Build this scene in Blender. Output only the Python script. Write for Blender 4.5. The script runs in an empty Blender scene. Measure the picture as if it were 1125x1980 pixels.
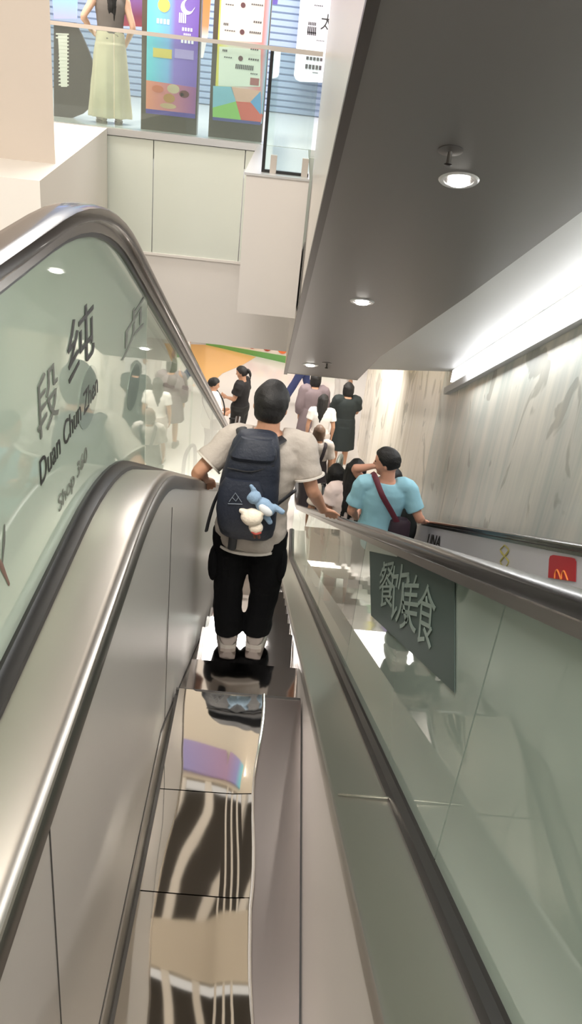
import bpy, bmesh, math, random
from mathutils import Vector, Matrix, noise
random.seed(4)
V = Vector
sc = bpy.context.scene
col = sc.collection

# ------------------------------------------------------------------ camera maths (camera at the origin, lifted at the end)
FP, TH, PSI, RO = 1600.0, math.radians(29.05), math.radians(2.4), math.atan2(331, 2863)
LIFT = 6.5
S = math.tan(math.radians(28))
R0 = V((math.cos(PSI), -math.sin(PSI), 0))
AXI = V((math.sin(PSI)*math.cos(TH), math.cos(PSI)*math.cos(TH), -math.sin(TH)))
D0 = AXI.cross(R0)
def ray(px, py):
    dx, dy = px-562.5, py-990
    la = dx*math.cos(RO)+dy*math.sin(RO); dn = -dx*math.sin(RO)+dy*math.cos(RO)
    return AXI*FP + R0*la + D0*dn
def AX(px, py, x): r = ray(px, py); return r*(x/r.x)
def AY(px, py, y): r = ray(px, py); return r*(y/r.y)
def AZ(px, py, z): r = ray(px, py); return r*(z/r.z)

# ------------------------------------------------------------------ materials
def lin(c):
    return tuple(((v/255)/12.92 if v/255 <= .04045 else ((v/255+.055)/1.055)**2.4) for v in c)+(1,)
MATS = {}
def mat(name, rgb=(200,200,200), rough=.5, metal=0, spec=.5, emit=None, es=0, coat=0, fabric=0, noisy=0, nscale=30):
    if name in MATS: return MATS[name]
    m = bpy.data.materials.new(name); m.use_nodes = True
    nt = m.node_tree; b = nt.nodes['Principled BSDF']
    b.inputs['Base Color'].default_value = lin(rgb); b.inputs['Roughness'].default_value = rough
    b.inputs['Metallic'].default_value = metal; b.inputs['Specular IOR Level'].default_value = spec
    b.inputs['Coat Weight'].default_value = coat
    if emit: b.inputs['Emission Color'].default_value = lin(emit); b.inputs['Emission Strength'].default_value = es
    if fabric or noisy:
        tc = nt.nodes.new('ShaderNodeTexCoord'); n = nt.nodes.new('ShaderNodeTexNoise')
        n.inputs['Scale'].default_value = nscale; n.inputs['Detail'].default_value = 4
        nt.links.new(tc.outputs['Object'], n.inputs['Vector'])
        bp = nt.nodes.new('ShaderNodeBump'); bp.inputs['Strength'].default_value = fabric or noisy; bp.inputs['Distance'].default_value = .01
        nt.links.new(n.outputs['Fac'], bp.inputs['Height']); nt.links.new(bp.outputs['Normal'], b.inputs['Normal'])
    MATS[name] = m; return m
def brushed(name, rgb, rough, axis='Y', amt=.25, bump=.0, bscale=3, dist=.004):
    m = mat(name, rgb, rough, 1); nt = m.node_tree; b = nt.nodes['Principled BSDF']
    tc = nt.nodes.new('ShaderNodeTexCoord'); mp = nt.nodes.new('ShaderNodeMapping')
    mp.inputs['Scale'].default_value = {'Y': (160, 1.5, 160), 'Z': (160, 160, 1.5), 'X': (1.5, 160, 160)}[axis]
    n = nt.nodes.new('ShaderNodeTexNoise'); n.inputs['Scale'].default_value = 3; n.inputs['Detail'].default_value = 3
    nt.links.new(tc.outputs['Object'], mp.inputs['Vector']); nt.links.new(mp.outputs['Vector'], n.inputs['Vector'])
    mr = nt.nodes.new('ShaderNodeMapRange'); mr.inputs['To Min'].default_value = max(.02, rough-amt*.4); mr.inputs['To Max'].default_value = rough+amt*.4
    nt.links.new(n.outputs['Fac'], mr.inputs['Value']); nt.links.new(mr.outputs['Result'], b.inputs['Roughness'])
    if bump:
        n2 = nt.nodes.new('ShaderNodeTexNoise'); n2.inputs['Scale'].default_value = bscale; n2.inputs['Detail'].default_value = 1
        nt.links.new(tc.outputs['Object'], n2.inputs['Vector'])
        bp = nt.nodes.new('ShaderNodeBump'); bp.inputs['Strength'].default_value = bump; bp.inputs['Distance'].default_value = dist
        nt.links.new(n2.outputs['Fac'], bp.inputs['Height']); nt.links.new(bp.outputs['Normal'], b.inputs['Normal'])
    return m
def glassm(name, tint, body, opac, gloss=.0, rough=.02):
    """thin pane: clear tinted transmission, a milky body colour by 'opac' and Fresnel gloss"""
    m = bpy.data.materials.new(name); m.use_nodes = True; nt = m.node_tree; nt.nodes.clear()
    out = nt.nodes.new('ShaderNodeOutputMaterial'); tr = nt.nodes.new('ShaderNodeBsdfTransparent'); tr.inputs['Color'].default_value = lin(tint)
    di = nt.nodes.new('ShaderNodeBsdfDiffuse'); di.inputs['Color'].default_value = lin(body)
    gl = nt.nodes.new('ShaderNodeBsdfGlossy'); gl.inputs['Roughness'].default_value = rough; gl.inputs['Color'].default_value = (.95, 1, .97, 1)
    fr = nt.nodes.new('ShaderNodeFresnel'); fr.inputs['IOR'].default_value = 1.5
    m1 = nt.nodes.new('ShaderNodeMixShader'); m1.inputs['Fac'].default_value = opac
    m2 = nt.nodes.new('ShaderNodeMixShader')
    nt.links.new(tr.outputs[0], m1.inputs[1]); nt.links.new(di.outputs[0], m1.inputs[2])
    gm = nt.nodes.new('ShaderNodeNewGeometry'); sb_ = nt.nodes.new('ShaderNodeMath'); sb_.operation = 'SUBTRACT'; sb_.inputs[0].default_value = 1
    mu = nt.nodes.new('ShaderNodeMath'); mu.operation = 'MULTIPLY'
    nt.links.new(gm.outputs['Backfacing'], sb_.inputs[1]); nt.links.new(fr.outputs[0], mu.inputs[0]); nt.links.new(sb_.outputs[0], mu.inputs[1])
    nt.links.new(mu.outputs[0], m2.inputs['Fac']); nt.links.new(m1.outputs[0], m2.inputs[1]); nt.links.new(gl.outputs[0], m2.inputs[2])
    nt.links.new(m2.outputs[0], out.inputs['Surface']); MATS[name] = m; return m
def veined(name, c1, c2, c3):
    """wall mural: soft vertical streaks in three tones"""
    m = mat(name, c1, .25); nt = m.node_tree; b = nt.nodes['Principled BSDF']
    tc = nt.nodes.new('ShaderNodeTexCoord'); mp = nt.nodes.new('ShaderNodeMapping'); mp.inputs['Scale'].default_value = (1, 2.6, .22)
    mp.inputs['Rotation'].default_value = (math.radians(-8), 0, 0)
    n = nt.nodes.new('ShaderNodeTexNoise'); n.inputs['Scale'].default_value = 1.5; n.inputs['Detail'].default_value = 6; n.inputs['Roughness'].default_value = .62
    n.inputs['Distortion'].default_value = .6
    cr = nt.nodes.new('ShaderNodeValToRGB'); e = cr.color_ramp.elements
    e[0].position = .3; e[0].color = lin(c2); e[1].position = .7; e[1].color = lin(c1); k = e.new(.52); k.color = lin(c3)
    nt.links.new(tc.outputs['Object'], mp.inputs['Vector']); nt.links.new(mp.outputs['Vector'], n.inputs['Vector'])
    nt.links.new(n.outputs['Fac'], cr.inputs['Fac'])
    # scattered darker leaf-like blots
    mp2 = nt.nodes.new('ShaderNodeMapping'); mp2.inputs['Scale'].default_value = (1, 1.3, .9)
    n2 = nt.nodes.new('ShaderNodeTexNoise'); n2.inputs['Scale'].default_value = 1.5; n2.inputs['Detail'].default_value = 3; n2.inputs['Distortion'].default_value = 1.5
    r2 = nt.nodes.new('ShaderNodeValToRGB'); r2.color_ramp.elements[0].position = .60; r2.color_ramp.elements[1].position = .63
    r2.color_ramp.elements[0].color = (0, 0, 0, 1); r2.color_ramp.elements[1].color = (.45, .45, .45, 1)
    mx = nt.nodes.new('ShaderNodeMixRGB'); mx.inputs[2].default_value = lin((128, 128, 118))
    nt.links.new(tc.outputs['Object'], mp2.inputs['Vector']); nt.links.new(mp2.outputs['Vector'], n2.inputs['Vector']); nt.links.new(n2.outputs['Fac'], r2.inputs['Fac'])
    nt.links.new(r2.outputs['Color'], mx.inputs[0]); nt.links.new(cr.outputs['Color'], mx.inputs[1]); nt.links.new(mx.outputs[0], b.inputs['Base Color'])
    return m
def gradient(name, stops, axis='X', lo=0, hi=1, rough=.3, es=0):
    """printed colour run along a world axis"""
    m = mat(name, (200,200,200), rough); nt = m.node_tree; b = nt.nodes['Principled BSDF']
    g = nt.nodes.new('ShaderNodeNewGeometry'); sx = nt.nodes.new('ShaderNodeSeparateXYZ'); mr = nt.nodes.new('ShaderNodeMapRange')
    tc = nt.nodes.new('ShaderNodeTexCoord')
    mr.inputs['From Min'].default_value = lo; mr.inputs['From Max'].default_value = hi
    cr = nt.nodes.new('ShaderNodeValToRGB')
    e = cr.color_ramp.elements
    e[0].position, e[0].color = stops[0][0], lin(stops[0][1]); e[1].position, e[1].color = stops[-1][0], lin(stops[-1][1])
    for p, c in stops[1:-1]: k = e.new(p); k.color = lin(c)
    nt.links.new(tc.outputs['Object'], sx.inputs[0]); nt.links.new(sx.outputs[axis], mr.inputs['Value'])
    nt.links.new(mr.outputs['Result'], cr.inputs['Fac']); nt.links.new(cr.outputs['Color'], b.inputs['Base Color'])
    if es: nt.links.new(cr.outputs['Color'], b.inputs['Emission Color']); b.inputs['Emission Strength'].default_value = es
    return m

M_WALL = mat('white_paint', (226,221,214), .55)
M_WALLP = mat('cream_paint', (202,191,180), .5)
M_BAND = mat('white_fascia', (222,217,212), .45)
M_PANEL = mat('back_painted_glass', (212,217,207), .12)
M_CEIL = mat('ceiling_paint', (222,215,200), .6)
M_SLAT = mat('slat_white', (240,238,232), .5)
M_VOID = mat('ceiling_void', (84,79,74), .7)
M_FLOORL = mat('polished_white_stone', (226,221,216), .12)
M_FLOORU = mat('upper_stone', (214,214,212), .15)
M_PATCH = mat('orange_patch', (236,186,120), .2)
M_SOFFIT = mat('soffit_metal', (122,119,117), .36, .5)
M_FASCIA = mat('fascia_metal', (212,208,202), .3, .35)
M_DECK = brushed('brushed_steel', (190,184,176), .33, 'Y', .03)
M_DECKD = brushed('brushed_steel_dark', (190,185,178), .33, 'Y', .03)
M_SKIRT = brushed('satin_steel', (214,209,204), .36, 'Z', .04); M_SKIRT.node_tree.nodes['Principled BSDF'].inputs['Metallic'].default_value = .6
M_LIP = mat('deck_lip', (120,115,110), .35, 1)
M_MIRROR = brushed('mirror_steel', (225,218,208), .035, 'Y', .02, .22, 3.2, .006)
M_STRIP = brushed('comb_strip_steel', (150,142,140), .3, 'Y', .04)
M_STEP = brushed('polished_step', (222,216,214), .06, 'X', .04, .2, 6, .008)
M_RISER = mat('step_riser', (120,118,116), .35, 1)
M_RUB = mat('black_rubber', (24,23,22), .38)
M_RAIL = mat('handrail_rubber', (34,27,24), .22, 0, .5, coat=.3)
M_RAILK = mat('handrail_black', (17,15,15), .22, 0, .4); M_TRACK = mat('rail_track_steel', (150,145,140), .25, 1)
M_SEAM = mat('dark_seam', (60,57,54), .6)
M_GL_L = glassm('green_glass_left', (212,226,216), (202,212,202), .60)
M_GL_R = glassm('green_glass_right', (154,168,159), (150,162,153), .72)
M_GL_C = glassm('clear_glass', (236,244,238), (220,225,220), .06)
M_GL_B = glassm('balcony_glass', (232,240,238), (220,225,220), .05)
M_REFLECT = glassm('reflection_grey', (170,185,175), (168,180,170), .72)
M_INK = mat('ink_black', (28,27,26), .5)
M_INKG = mat('ink_grey', (98,100,94), .5)
M_BOARD = mat('sign_film_dark', (58,70,66), .55, 0, .12)
M_BOARDT = mat('sign_letter_pale', (104,118,110), .5)
M_LAMP = mat('lamp_glow', (255,250,240), .5, emit=(255,250,242), es=14)
M_COVE = mat('cove_glow', (255,255,255), .5, emit=(252,252,255), es=2.6)
M_LAMPRING = mat('lamp_ring', (205,205,205), .3, .6)
M_BLACK = mat('black_plastic', (16,16,17), .35)
M_SKIN = mat('skin', (196,150,122), .5, noisy=.05, nscale=60)
M_SKIN2 = mat('skin_warm', (214,158,134), .5)
M_HAIR = mat('black_hair', (17,15,15), .62, noisy=.3, nscale=120)
M_HAIRB = mat('brown_hair', (92,70,55), .5)
M_EYE = mat('eye_dark', (20,16,15), .2)

# ------------------------------------------------------------------ mesh helpers
def tag(o, label=None, cat=None, group=None, kind=None):
    if label: o['label'] = label
    if cat: o['category'] = cat
    if group: o['group'] = group
    if kind: o['kind'] = kind
    return o
TOPS = []
def thing(name, label, cat, loc=(0,0,0), rz=0, group=None):
    o = bpy.data.objects.new(name, None); col.objects.link(o); o.location = loc; o.rotation_euler = (0,0,rz); o.empty_display_size = .1
    TOPS.append(o); return tag(o, label, cat, group)
def wmat(o):
    m = Matrix.Translation(o.location) @ Matrix.Rotation(o.rotation_euler.z, 4, 'Z')
    return wmat(o.parent) @ m if o.parent else m
def build(name, bm, m, parent=None, smooth=True, local=False, bevel=0, label=None):
    """bm in world coordinates (or in the parent's, with local=True) -> one linked mesh object"""
    if bevel:
        bmesh.ops.bevel(bm, geom=[e for e in bm.edges if len(e.link_faces) == 2 and e.calc_face_angle(0) > .6], offset=bevel, segments=2, affect='EDGES', clamp_overlap=True)
    bmesh.ops.recalc_face_normals(bm, faces=bm.faces)
    if parent and not local: bm.transform(wmat(parent).inverted())
    me = bpy.data.meshes.new(name); bm.to_mesh(me); bm.free()
    for mm in (m if isinstance(m, (list, tuple)) else [m]): me.materials.append(mm)
    if smooth:
        for p in me.polygons: p.use_smooth = True
        me.set_sharp_from_angle(angle=math.radians(38))
    o = bpy.data.objects.new(name, me); col.objects.link(o)
    if parent: o.parent = parent
    else: TOPS.append(o)
    if label: o['label'] = label
    return o
def NB(): return bmesh.new()
def box(bm, a, b):
    x0, y0, z0 = a; x1, y1, z1 = b
    v = [bm.verts.new(p) for p in ((x0,y0,z0),(x1,y0,z0),(x1,y1,z0),(x0,y1,z0),(x0,y0,z1),(x1,y0,z1),(x1,y1,z1),(x0,y1,z1))]
    for f in ((0,1,2,3),(4,5,6,7),(0,1,5,4),(1,2,6,5),(2,3,7,6),(3,0,4,7)): bm.faces.new([v[i] for i in f])
    return bm
def prism(bm, pts, d):
    """polygon pts extruded by vector d"""
    a = [bm.verts.new(p) for p in pts]; b = [bm.verts.new(V(p)+V(d)) for p in pts]
    bm.faces.new(a); bm.faces.new(b[::-1]); n = len(a)
    for i in range(n): bm.faces.new((a[i], a[(i+1) % n], b[(i+1) % n], b[i]))
    return bm
def loft(bm, rings):
    """rings: lists of points (same count), capped"""
    vs = [[bm.verts.new(p) for p in r] for r in rings]; n = len(vs[0])
    for a, b in zip(vs, vs[1:]):
        for i in range(n): bm.faces.new((a[i], a[(i+1) % n], b[(i+1) % n], b[i]))
    bm.faces.new(vs[0][::-1]); bm.faces.new(vs[-1])
    return bm
def ring(c, xa, ya, rx, ry, n=20, pw=2.0):
    out = []
    for i in range(n):
        t = 2*math.pi*i/n; ct, st = math.cos(t), math.sin(t)
        out.append(V(c)+V(xa)*(rx*math.copysign(abs(ct)**(2/pw), ct))+V(ya)*(ry*math.copysign(abs(st)**(2/pw), st)))
    return out
def catmull(pts, rad, k=5):
    P = [V(p) for p in pts]; o, r = [], []
    for i in range(len(P)-1):
        p0 = P[i-1] if i else P[0]*2-P[1]; p1, p2 = P[i], P[i+1]; p3 = P[i+2] if i+2 < len(P) else P[-1]*2-P[-2]
        for j in range(k):
            t = j/k
            o.append(.5*((2*p1)+(-p0+p2)*t+(2*p0-5*p1+4*p2-p3)*t*t+(-p0+3*p1-3*p2+p3)*t**3)); s = t*t*(3-2*t); r.append(rad[i]*(1-s)+rad[i+1]*s)
    o.append(P[-1]); r.append(rad[-1]); return o, r
def tube(bm, pts, rad, seg=12, k=4, round_ends=True, flat=1.0, ref=None):
    if not isinstance(rad, (list, tuple)): rad = [rad]*len(pts)
    P, R = catmull(pts, rad, k) if k > 1 else ([V(p) for p in pts], list(rad))
    T = [(P[min(i+1, len(P)-1)]-P[max(i-1, 0)]).normalized() for i in range(len(P))]
    u = V(ref) if ref else (V((0,0,1)) if abs(T[0].z) < .9 else V((1,0,0)))
    u = (u-T[0]*u.dot(T[0])).normalized(); rings = []
    if round_ends:
        for a in (80, 55, 28): rings.append(ring(P[0]-T[0]*R[0]*math.sin(math.radians(a))*.8, u, T[0].cross(u), R[0]*math.cos(math.radians(a)), flat*R[0]*math.cos(math.radians(a)), seg))
    for p, t, r in zip(P, T, R):
        u = (u-t*u.dot(t)).normalized(); rings.append(ring(p, u, t.cross(u), r, flat*r, seg))
    if round_ends:
        for a in (28, 55, 80): rings.append(ring(P[-1]+T[-1]*R[-1]*math.sin(math.radians(a))*.8, u, T[-1].cross(u), R[-1]*math.cos(math.radians(a)), flat*R[-1]*math.cos(math.radians(a)), seg))
    return loft(bm, rings)
def ellipsoid(bm, c, xa, ya, za, rx, ry, rz, nu=18, nv=10, fn=None):
    xa, ya, za = V(xa), V(ya), V(za); rings = []
    for j in range(nv+1):
        ph = -math.pi/2+math.pi*(j+.03)/(nv+.06); rr = []
        for i in range(nu):
            t = 2*math.pi*i/nu; d = V((math.cos(ph)*math.cos(t), math.cos(ph)*math.sin(t), math.sin(ph)))
            s = fn(d) if fn else 1
            if not isinstance(s, Vector): s = V((d.x*s, d.y*s, d.z*s))
            rr.append(V(c)+xa*(rx*s.x)+ya*(ry*s.y)+za*(rz*s.z))
        rings.append(rr)
    return loft(bm, rings)
def remesh(name, bm, vox, m, parent, smooth=3, jitter=0, jscale=12, local=True, label=None):
    """union of overlapping closed shells into one continuous surface"""
    bmesh.ops.recalc_face_normals(bm, faces=bm.faces)
    me = bpy.data.meshes.new('tmp'); bm.to_mesh(me); bm.free()
    o = bpy.data.objects.new('tmp', me); col.objects.link(o)
    md = o.modifiers.new('r', 'REMESH'); md.mode = 'VOXEL'; md.voxel_size = vox
    if smooth: s = o.modifiers.new('s', 'SMOOTH'); s.iterations = smooth; s.factor = .5
    dg = bpy.context.evaluated_depsgraph_get(); me2 = bpy.data.meshes.new_from_object(o.evaluated_get(dg))
    bpy.data.objects.remove(o); bpy.data.meshes.remove(me)
    b2 = NB(); b2.from_mesh(me2); bpy.data.meshes.remove(me2)
    if jitter:
        b2.normal_update()
        for v in b2.verts:
            p = v.co*jscale; n = noise.noise(V((p.x*1.3, p.y*1.3, p.z*.7)))+.5*noise.noise(V((p.x+p.z, p.y, p.z*2.2)))
            v.co += v.normal*(n*jitter)
    r = build(name, b2, m, parent, local=local, label=label)
    return r
def text(body, origin, xd, ud, m, parent, name, size=1.0, depth=.002):
    """text laid with its baseline along xd and its height along ud (vectors scaled to one em)"""
    cu = bpy.data.curves.new('t', 'FONT'); cu.body = body; cu.size = size
    o = bpy.data.objects.new('t', cu); col.objects.link(o)
    dg = bpy.context.evaluated_depsgraph_get(); me = bpy.data.meshes.new_from_object(o.evaluated_get(dg))
    bpy.data.objects.remove(o)
    b = NB(); b.from_mesh(me); bpy.data.meshes.remove(me)
    xd, ud = V(xd), V(ud); nd = xd.cross(ud).normalized()
    for v in b.verts: p = v.co.copy(); v.co = V(origin)+xd*p.x+ud*p.y
    ex = bmesh.ops.extrude_face_region(b, geom=b.faces[:]); bmesh.ops.translate(b, verts=[g for g in ex['geom'] if isinstance(g, bmesh.types.BMVert)], vec=nd*depth)
    return build(name, b, m, parent, smooth=False)
def corner_path(pts, r, k=8):
    """polyline in (y,z) with rounded corners"""
    P = [V(p) for p in pts]; out = [P[0]]
    for i in range(1, len(P)-1):
        a = P[i]+(P[i-1]-P[i]).normalized()*min(r, (P[i-1]-P[i]).length*.48); b = P[i]+(P[i+1]-P[i]).normalized()*min(r, (P[i+1]-P[i]).length*.48)
        for j in range(k+1):
            t = j/k; out.append(a*(1-t)**2+P[i]*(2*t*(1-t))+b*t*t)
    out.append(P[-1]); return out
def espath(zt, c, y0, zb, y1, r=.5):
    return corner_path([(y0, zt), ((-c-zt)/S, zt), ((-c-zb)/S, zb), (y1, zb)], r)
def zf(path):
    def f(y):
        if y <= path[0].x: return path[0].y
        for a, b in zip(path, path[1:]):
            if a.x <= y <= b.x: return a.y+(b.y-a.y)*((y-a.x)/max(1e-9, b.x-a.x))
        return path[-1].y
    return f
def sweep(bm, prof, path, closed=False):
    rings = []
    n = len(path)
    for i, p in enumerate(path):
        t = (path[min(i+1, n-1)]-path[max(i-1, 0)]).normalized(); nn = V((-t.y, t.x))
        rings.append([V((x, p.x+nn.x*h, p.y+nn.y*h)) for x, h in prof])
    return loft(bm, rings)
def sheet(bm, x0, x1, ftop, fbot, y0, y1, step=.12):
    n = max(1, int((y1-y0)/step)); rings = []
    for i in range(n+1):
        y = y0+(y1-y0)*i/n; t, b = ftop(y), fbot(y); rings.append([V((x0,y,b)), V((x1,y,b)), V((x1,y,t)), V((x0,y,t))])
    return loft(bm, rings)
def roundprof(w, h, x=0, n=14, pw=3.2, dz=0):
    return [(x+p.x, dz+p.y) for p in ring((0,0,0), (1,0,0), (0,1,0), w/2, h/2, n, pw)]
def struct(name, bm, m, smooth=False, bevel=0):
    return tag(build(name, bm, m, None, smooth, bevel=bevel), kind='structure')

# ================================================================== THE SETTING
ZU, ZLC, ZC = -1.04, -3.55, 4.0
YF = 10.9
struct('floor', box(NB(), (-8, 6, -6.6), (8, 26, -6.5)), M_FLOORL)
struct('floor_patch', prism(NB(), [AZ(*p, -6.498) for p in ((318,664),(402,667),(495,690),(470,705),(430,722),(408,742),(372,748),(340,720))], (0,0,.003)), M_PATCH)  # thin orange sheet on the lower floor
struct('floor_upper', box(NB(), (-8, YF+.06, ZU-.3), (8, 17.2, ZU)), M_FLOORU)
struct('ceiling_lower', box(NB(), (-8, YF+.06, ZLC), (8, 26, ZLC+.12)), M_WALL)
struct('wall_back_lower', box(NB(), (-8, 25.8, -6.5), (8, 26, ZLC)), M_WALLP)
struct('wall_left', box(NB(), (-5.2, -5, -6.5), (-5, 26, ZC)), M_WALLP)
struct('floor_landing', box(NB(), (-5, -5, -2.9), (1.85, -1.25, -2.7)), M_FLOORU)
# opposite facade: band below the glass, then three glass cladding sheets
struct('wall_facade', box(NB(), (-5, YF, ZLC-.03), (3, YF+.06, -2.46)), M_BAND)
fb = NB()
for a, b in ((-5, -2.62), (-2.6, -1.712), (-1.70, -.60), (-.588, .3)): box(fb, (a, YF-.012, -2.45), (b, YF+.05, -1.12))
struct('wall_facade_cladding', fb, M_PANEL)
struct('trim_1', box(NB(), (-5, YF-.03, -2.475), (.3, YF+.04, -2.445)), M_BAND)
struct('trim_2', box(NB(), (-5, YF-.04, -1.11), (-.43, YF+.12, ZU+.005)), M_LAMPRING)
# white ledge and column on the left
struct('wall_ledge', prism(NB(), [(-5,6.56,-3.4),(-1.87,6.56,-3.4),(-2.26,YF-.05,-3.4),(-5,YF-.05,-3.4)], (0,0,ZU+3.4)), M_WALL, bevel=.01)
struct('column', prism(NB(), [(-5,7.5,ZU),(-2.0,7.5,ZU),(-2.27,8.4,ZU),(-5,8.4,ZU)], (0,0,ZC-ZU)), M_WALLP, bevel=.012)
# pier beside the upper escalator
struct('wall_pier', box(NB(), (-.43, 8.3, -2.37), (.16, YF, ZU-.02)), M_BAND, bevel=.006)
struct('trim_3', box(NB(), (-.45, 8.28, ZU-.02), (.16, YF, ZU)), M_LAMPRING)
# upper-level back wall: roller shutter
sb = NB()
z = ZU
while z < ZC:
    prism(sb, [(-8, 16.9, z), (-8, 16.87, z+.02), (-8, 16.87, z+.08), (-8, 16.9, z+.1)], (16, 0, 0)); z += .105
box(sb, (-8, 16.9, ZU), (8, 17.1, ZC))
struct('wall_shutter', sb, mat('shutter_blue', (150,166,192), .45))
# ceiling: cream field with two sunken bays of white slats
cb = NB()
for y0, y1 in ((-5, 4.5), (5.95, 6.75), (8.3, 17.2)): box(cb, (-5, y0, ZC), (3, y1, ZC+.1))
for y0, y1 in ((4.5, 5.95), (6.75, 8.3)): box(cb, (-5, y0, ZC), (-2.4, y1, ZC+.1)); box(cb, (2.4, y0, ZC), (3, y1, ZC+.1))
struct('ceiling', cb, M_CEIL)
vb = NB()
for y0, y1 in ((4.5, 5.95), (6.75, 8.3)): box(vb, (-2.4, y0, ZC+.35), (2.4, y1, ZC+.4))
struct('ceiling_void', vb, M_VOID)
for y0, y1, nm in ((4.5, 5.95, 'front'), (6.75, 8.3, 'rear')):
    t = thing('slatted_ceiling_bay', 'row of white linear slats across the %s dark ceiling bay, reflected in the steel plates' % nm, 'ceiling slats', (0, (y0+y1)/2, ZC), 0, 'slatted ceiling bays')
    for i in range(11):
        x = -2.3+i*.43; build('slat', box(NB(), (x, y0, ZC+.02), (x+.12, y1, ZC+.18)), M_SLAT, t, smooth=False)
# right wall with mural
M_MURAL = veined('mural_streaks', (226,224,212), (178,188,184), (206,208,200))
RWX = 1.85
struct('wall_right', prism(NB(), [(RWX, -5, -6.5), (RWX, -5, ZC), (RWX+.2, -5, ZC), (RWX+.2, -5, -6.5)], (0, 13.6, 0)), M_MURAL)
wb = NB(); prism(wb, [(RWX, 8.6, -6.5), (1.72, 14.6, -6.5), (2.2, 14.6, -6.5), (2.2, 8.6, -6.5)], (0, 0, 4.2)); struct('wall_right_lower', wb, veined('mural_streaks_warm', (238,230,212), (208,198,178), (244,238,226)))
# ---- underside of the upper escalator: dark soffit, pale side cladding, light sloping ceiling and lit cove
CS = 1.65
def zs(y): return CS-S*y
Y0s, Y1s = 1.9, 9.4
up = thing('upper_escalator', 'dark metal underside and pale side cladding of the escalator passing overhead', 'escalator', (.6, 5, zs(5)))
b = NB(); prism(b, [(.207, Y0s, zs(Y0s)), (1.55, Y0s, zs(Y0s)), (1.37, 4.0, zs(4)), (1.25, 5.6, zs(5.6)), (1.03, 7.9, zs(7.9)), (1.0, Y1s, zs(Y1s)), (.13, Y1s, zs(Y1s))], (0, 0, .12))
build('soffit', b, M_SOFFIT, up, smooth=False)
b = NB(); box(b, (.13, Y1s-.01, zs(Y1s)), (1.0, Y1s+.05, zs(Y1s)+.9)); build('end_plate', b, M_FASCIA, up, smooth=False)
b = NB(); prism(b, [(.20, Y0s, zs(Y0s)+.015), (.19, Y1s-.9, zs(Y1s-.9)+.015), (.19, Y1s-.9, 3.98), (.20, Y0s, 3.98)], (.05, 0, 0))
build('side_cladding', b, M_FASCIA, up, smooth=False)
b = NB(); prism(b, [(.18, 8.45, zs(8.45)+.015), (.125, Y1s, zs(Y1s)+.015), (.125, Y1s, zs(Y1s)+1.2), (.18, 8.45, zs(8.45)+1.2)], (.05, 0, 0)); build('side_cladding', b, M_FASCIA, up, smooth=False)
b = NB(); prism(b, [(.17, Y0s, zs(Y0s)-.02), (.21, Y0s, zs(Y0s)-.02), (.16, Y1s, zs(Y1s)-.02), (.12, Y1s, zs(Y1s)-.02)], (0, 0, .04)); build('edge_trim', b, mat('soffit_edge', (86,82,80), .4, .8), up, smooth=False)
b = NB(); prism(b, [(1.5, Y0s, zs(Y0s)+.02), (2.05, Y0s, zs(Y0s)+.02), (2.05, 8.3, zs(8.3)+.02), (.99, 8.75, zs(8.75)+.02), (1.0, 7.9, zs(7.9)+.02), (1.2, 5.6, zs(5.6)+.02), (1.3, 4.0, zs(4)+.02)], (0, 0, .08))
struct('ceiling_sloping', b, mat('sloping_ceiling', (206,206,204), .4))
cv = thing('cove_light', 'long white lit cove running down between sloping ceiling and mural wall', 'light', (1.8, 4, zs(4)))
b = NB(); prism(b, [(1.835, Y0s, zs(Y0s)), (1.835, 8.2, zs(8.2)), (1.835, 8.2, zs(8.2)-.13), (1.835, Y0s, zs(Y0s)-.13)], (.012, 0, 0)); build('diffuser', b, M_COVE, cv, smooth=False)
b = NB(); prism(b, [(1.78, Y0s, zs(Y0s)-.20), (1.85, Y0s, zs(Y0s)-.16), (1.85, Y0s, zs(Y0s)-.27), (1.79, Y0s, zs(Y0s)-.27)], (0, 8.2-Y0s, -(8.2-Y0s)*S)); build('ledge', b, mat('cove_ledge', (196,197,198), .4), cv, smooth=False)
# downlights and sprinklers on the soffit
nrm = V((0, -S, -1)).normalized()
def soffit_pt(px, py): r = ray(px, py); k = -CS/(-r.z-S*r.y); return r*k
e1 = V((1, 0, 0)); e2 = nrm.cross(e1)
for (px, py), lab in (((887,348), 'large round downlight nearest on the dark overhead soffit'), ((700,583), 'middle round downlight of the dark overhead soffit'), ((600,705), 'farthest round downlight near the low end of the dark soffit')):
    p = soffit_pt(px, py); t = thing('downlight', lab, 'downlight', p, 0, 'downlights in the soffit')
    b = NB(); rr = [ring(p+nrm*h, e1, e2, r, r, 24) for r, h in ((.062,-.02),(.066,.006),(.082,.008),(.09,.0),(.09,-.02))]; loft(b, rr); build('bezel', b, M_LAMPRING, t)
    b = NB(); loft(b, [ring(p+nrm*.010, e1, e2, .05, .05, 20), ring(p+nrm*.018, e1, e2, .042, .042, 20)]); build('lens', b, M_LAMP, t)
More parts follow.
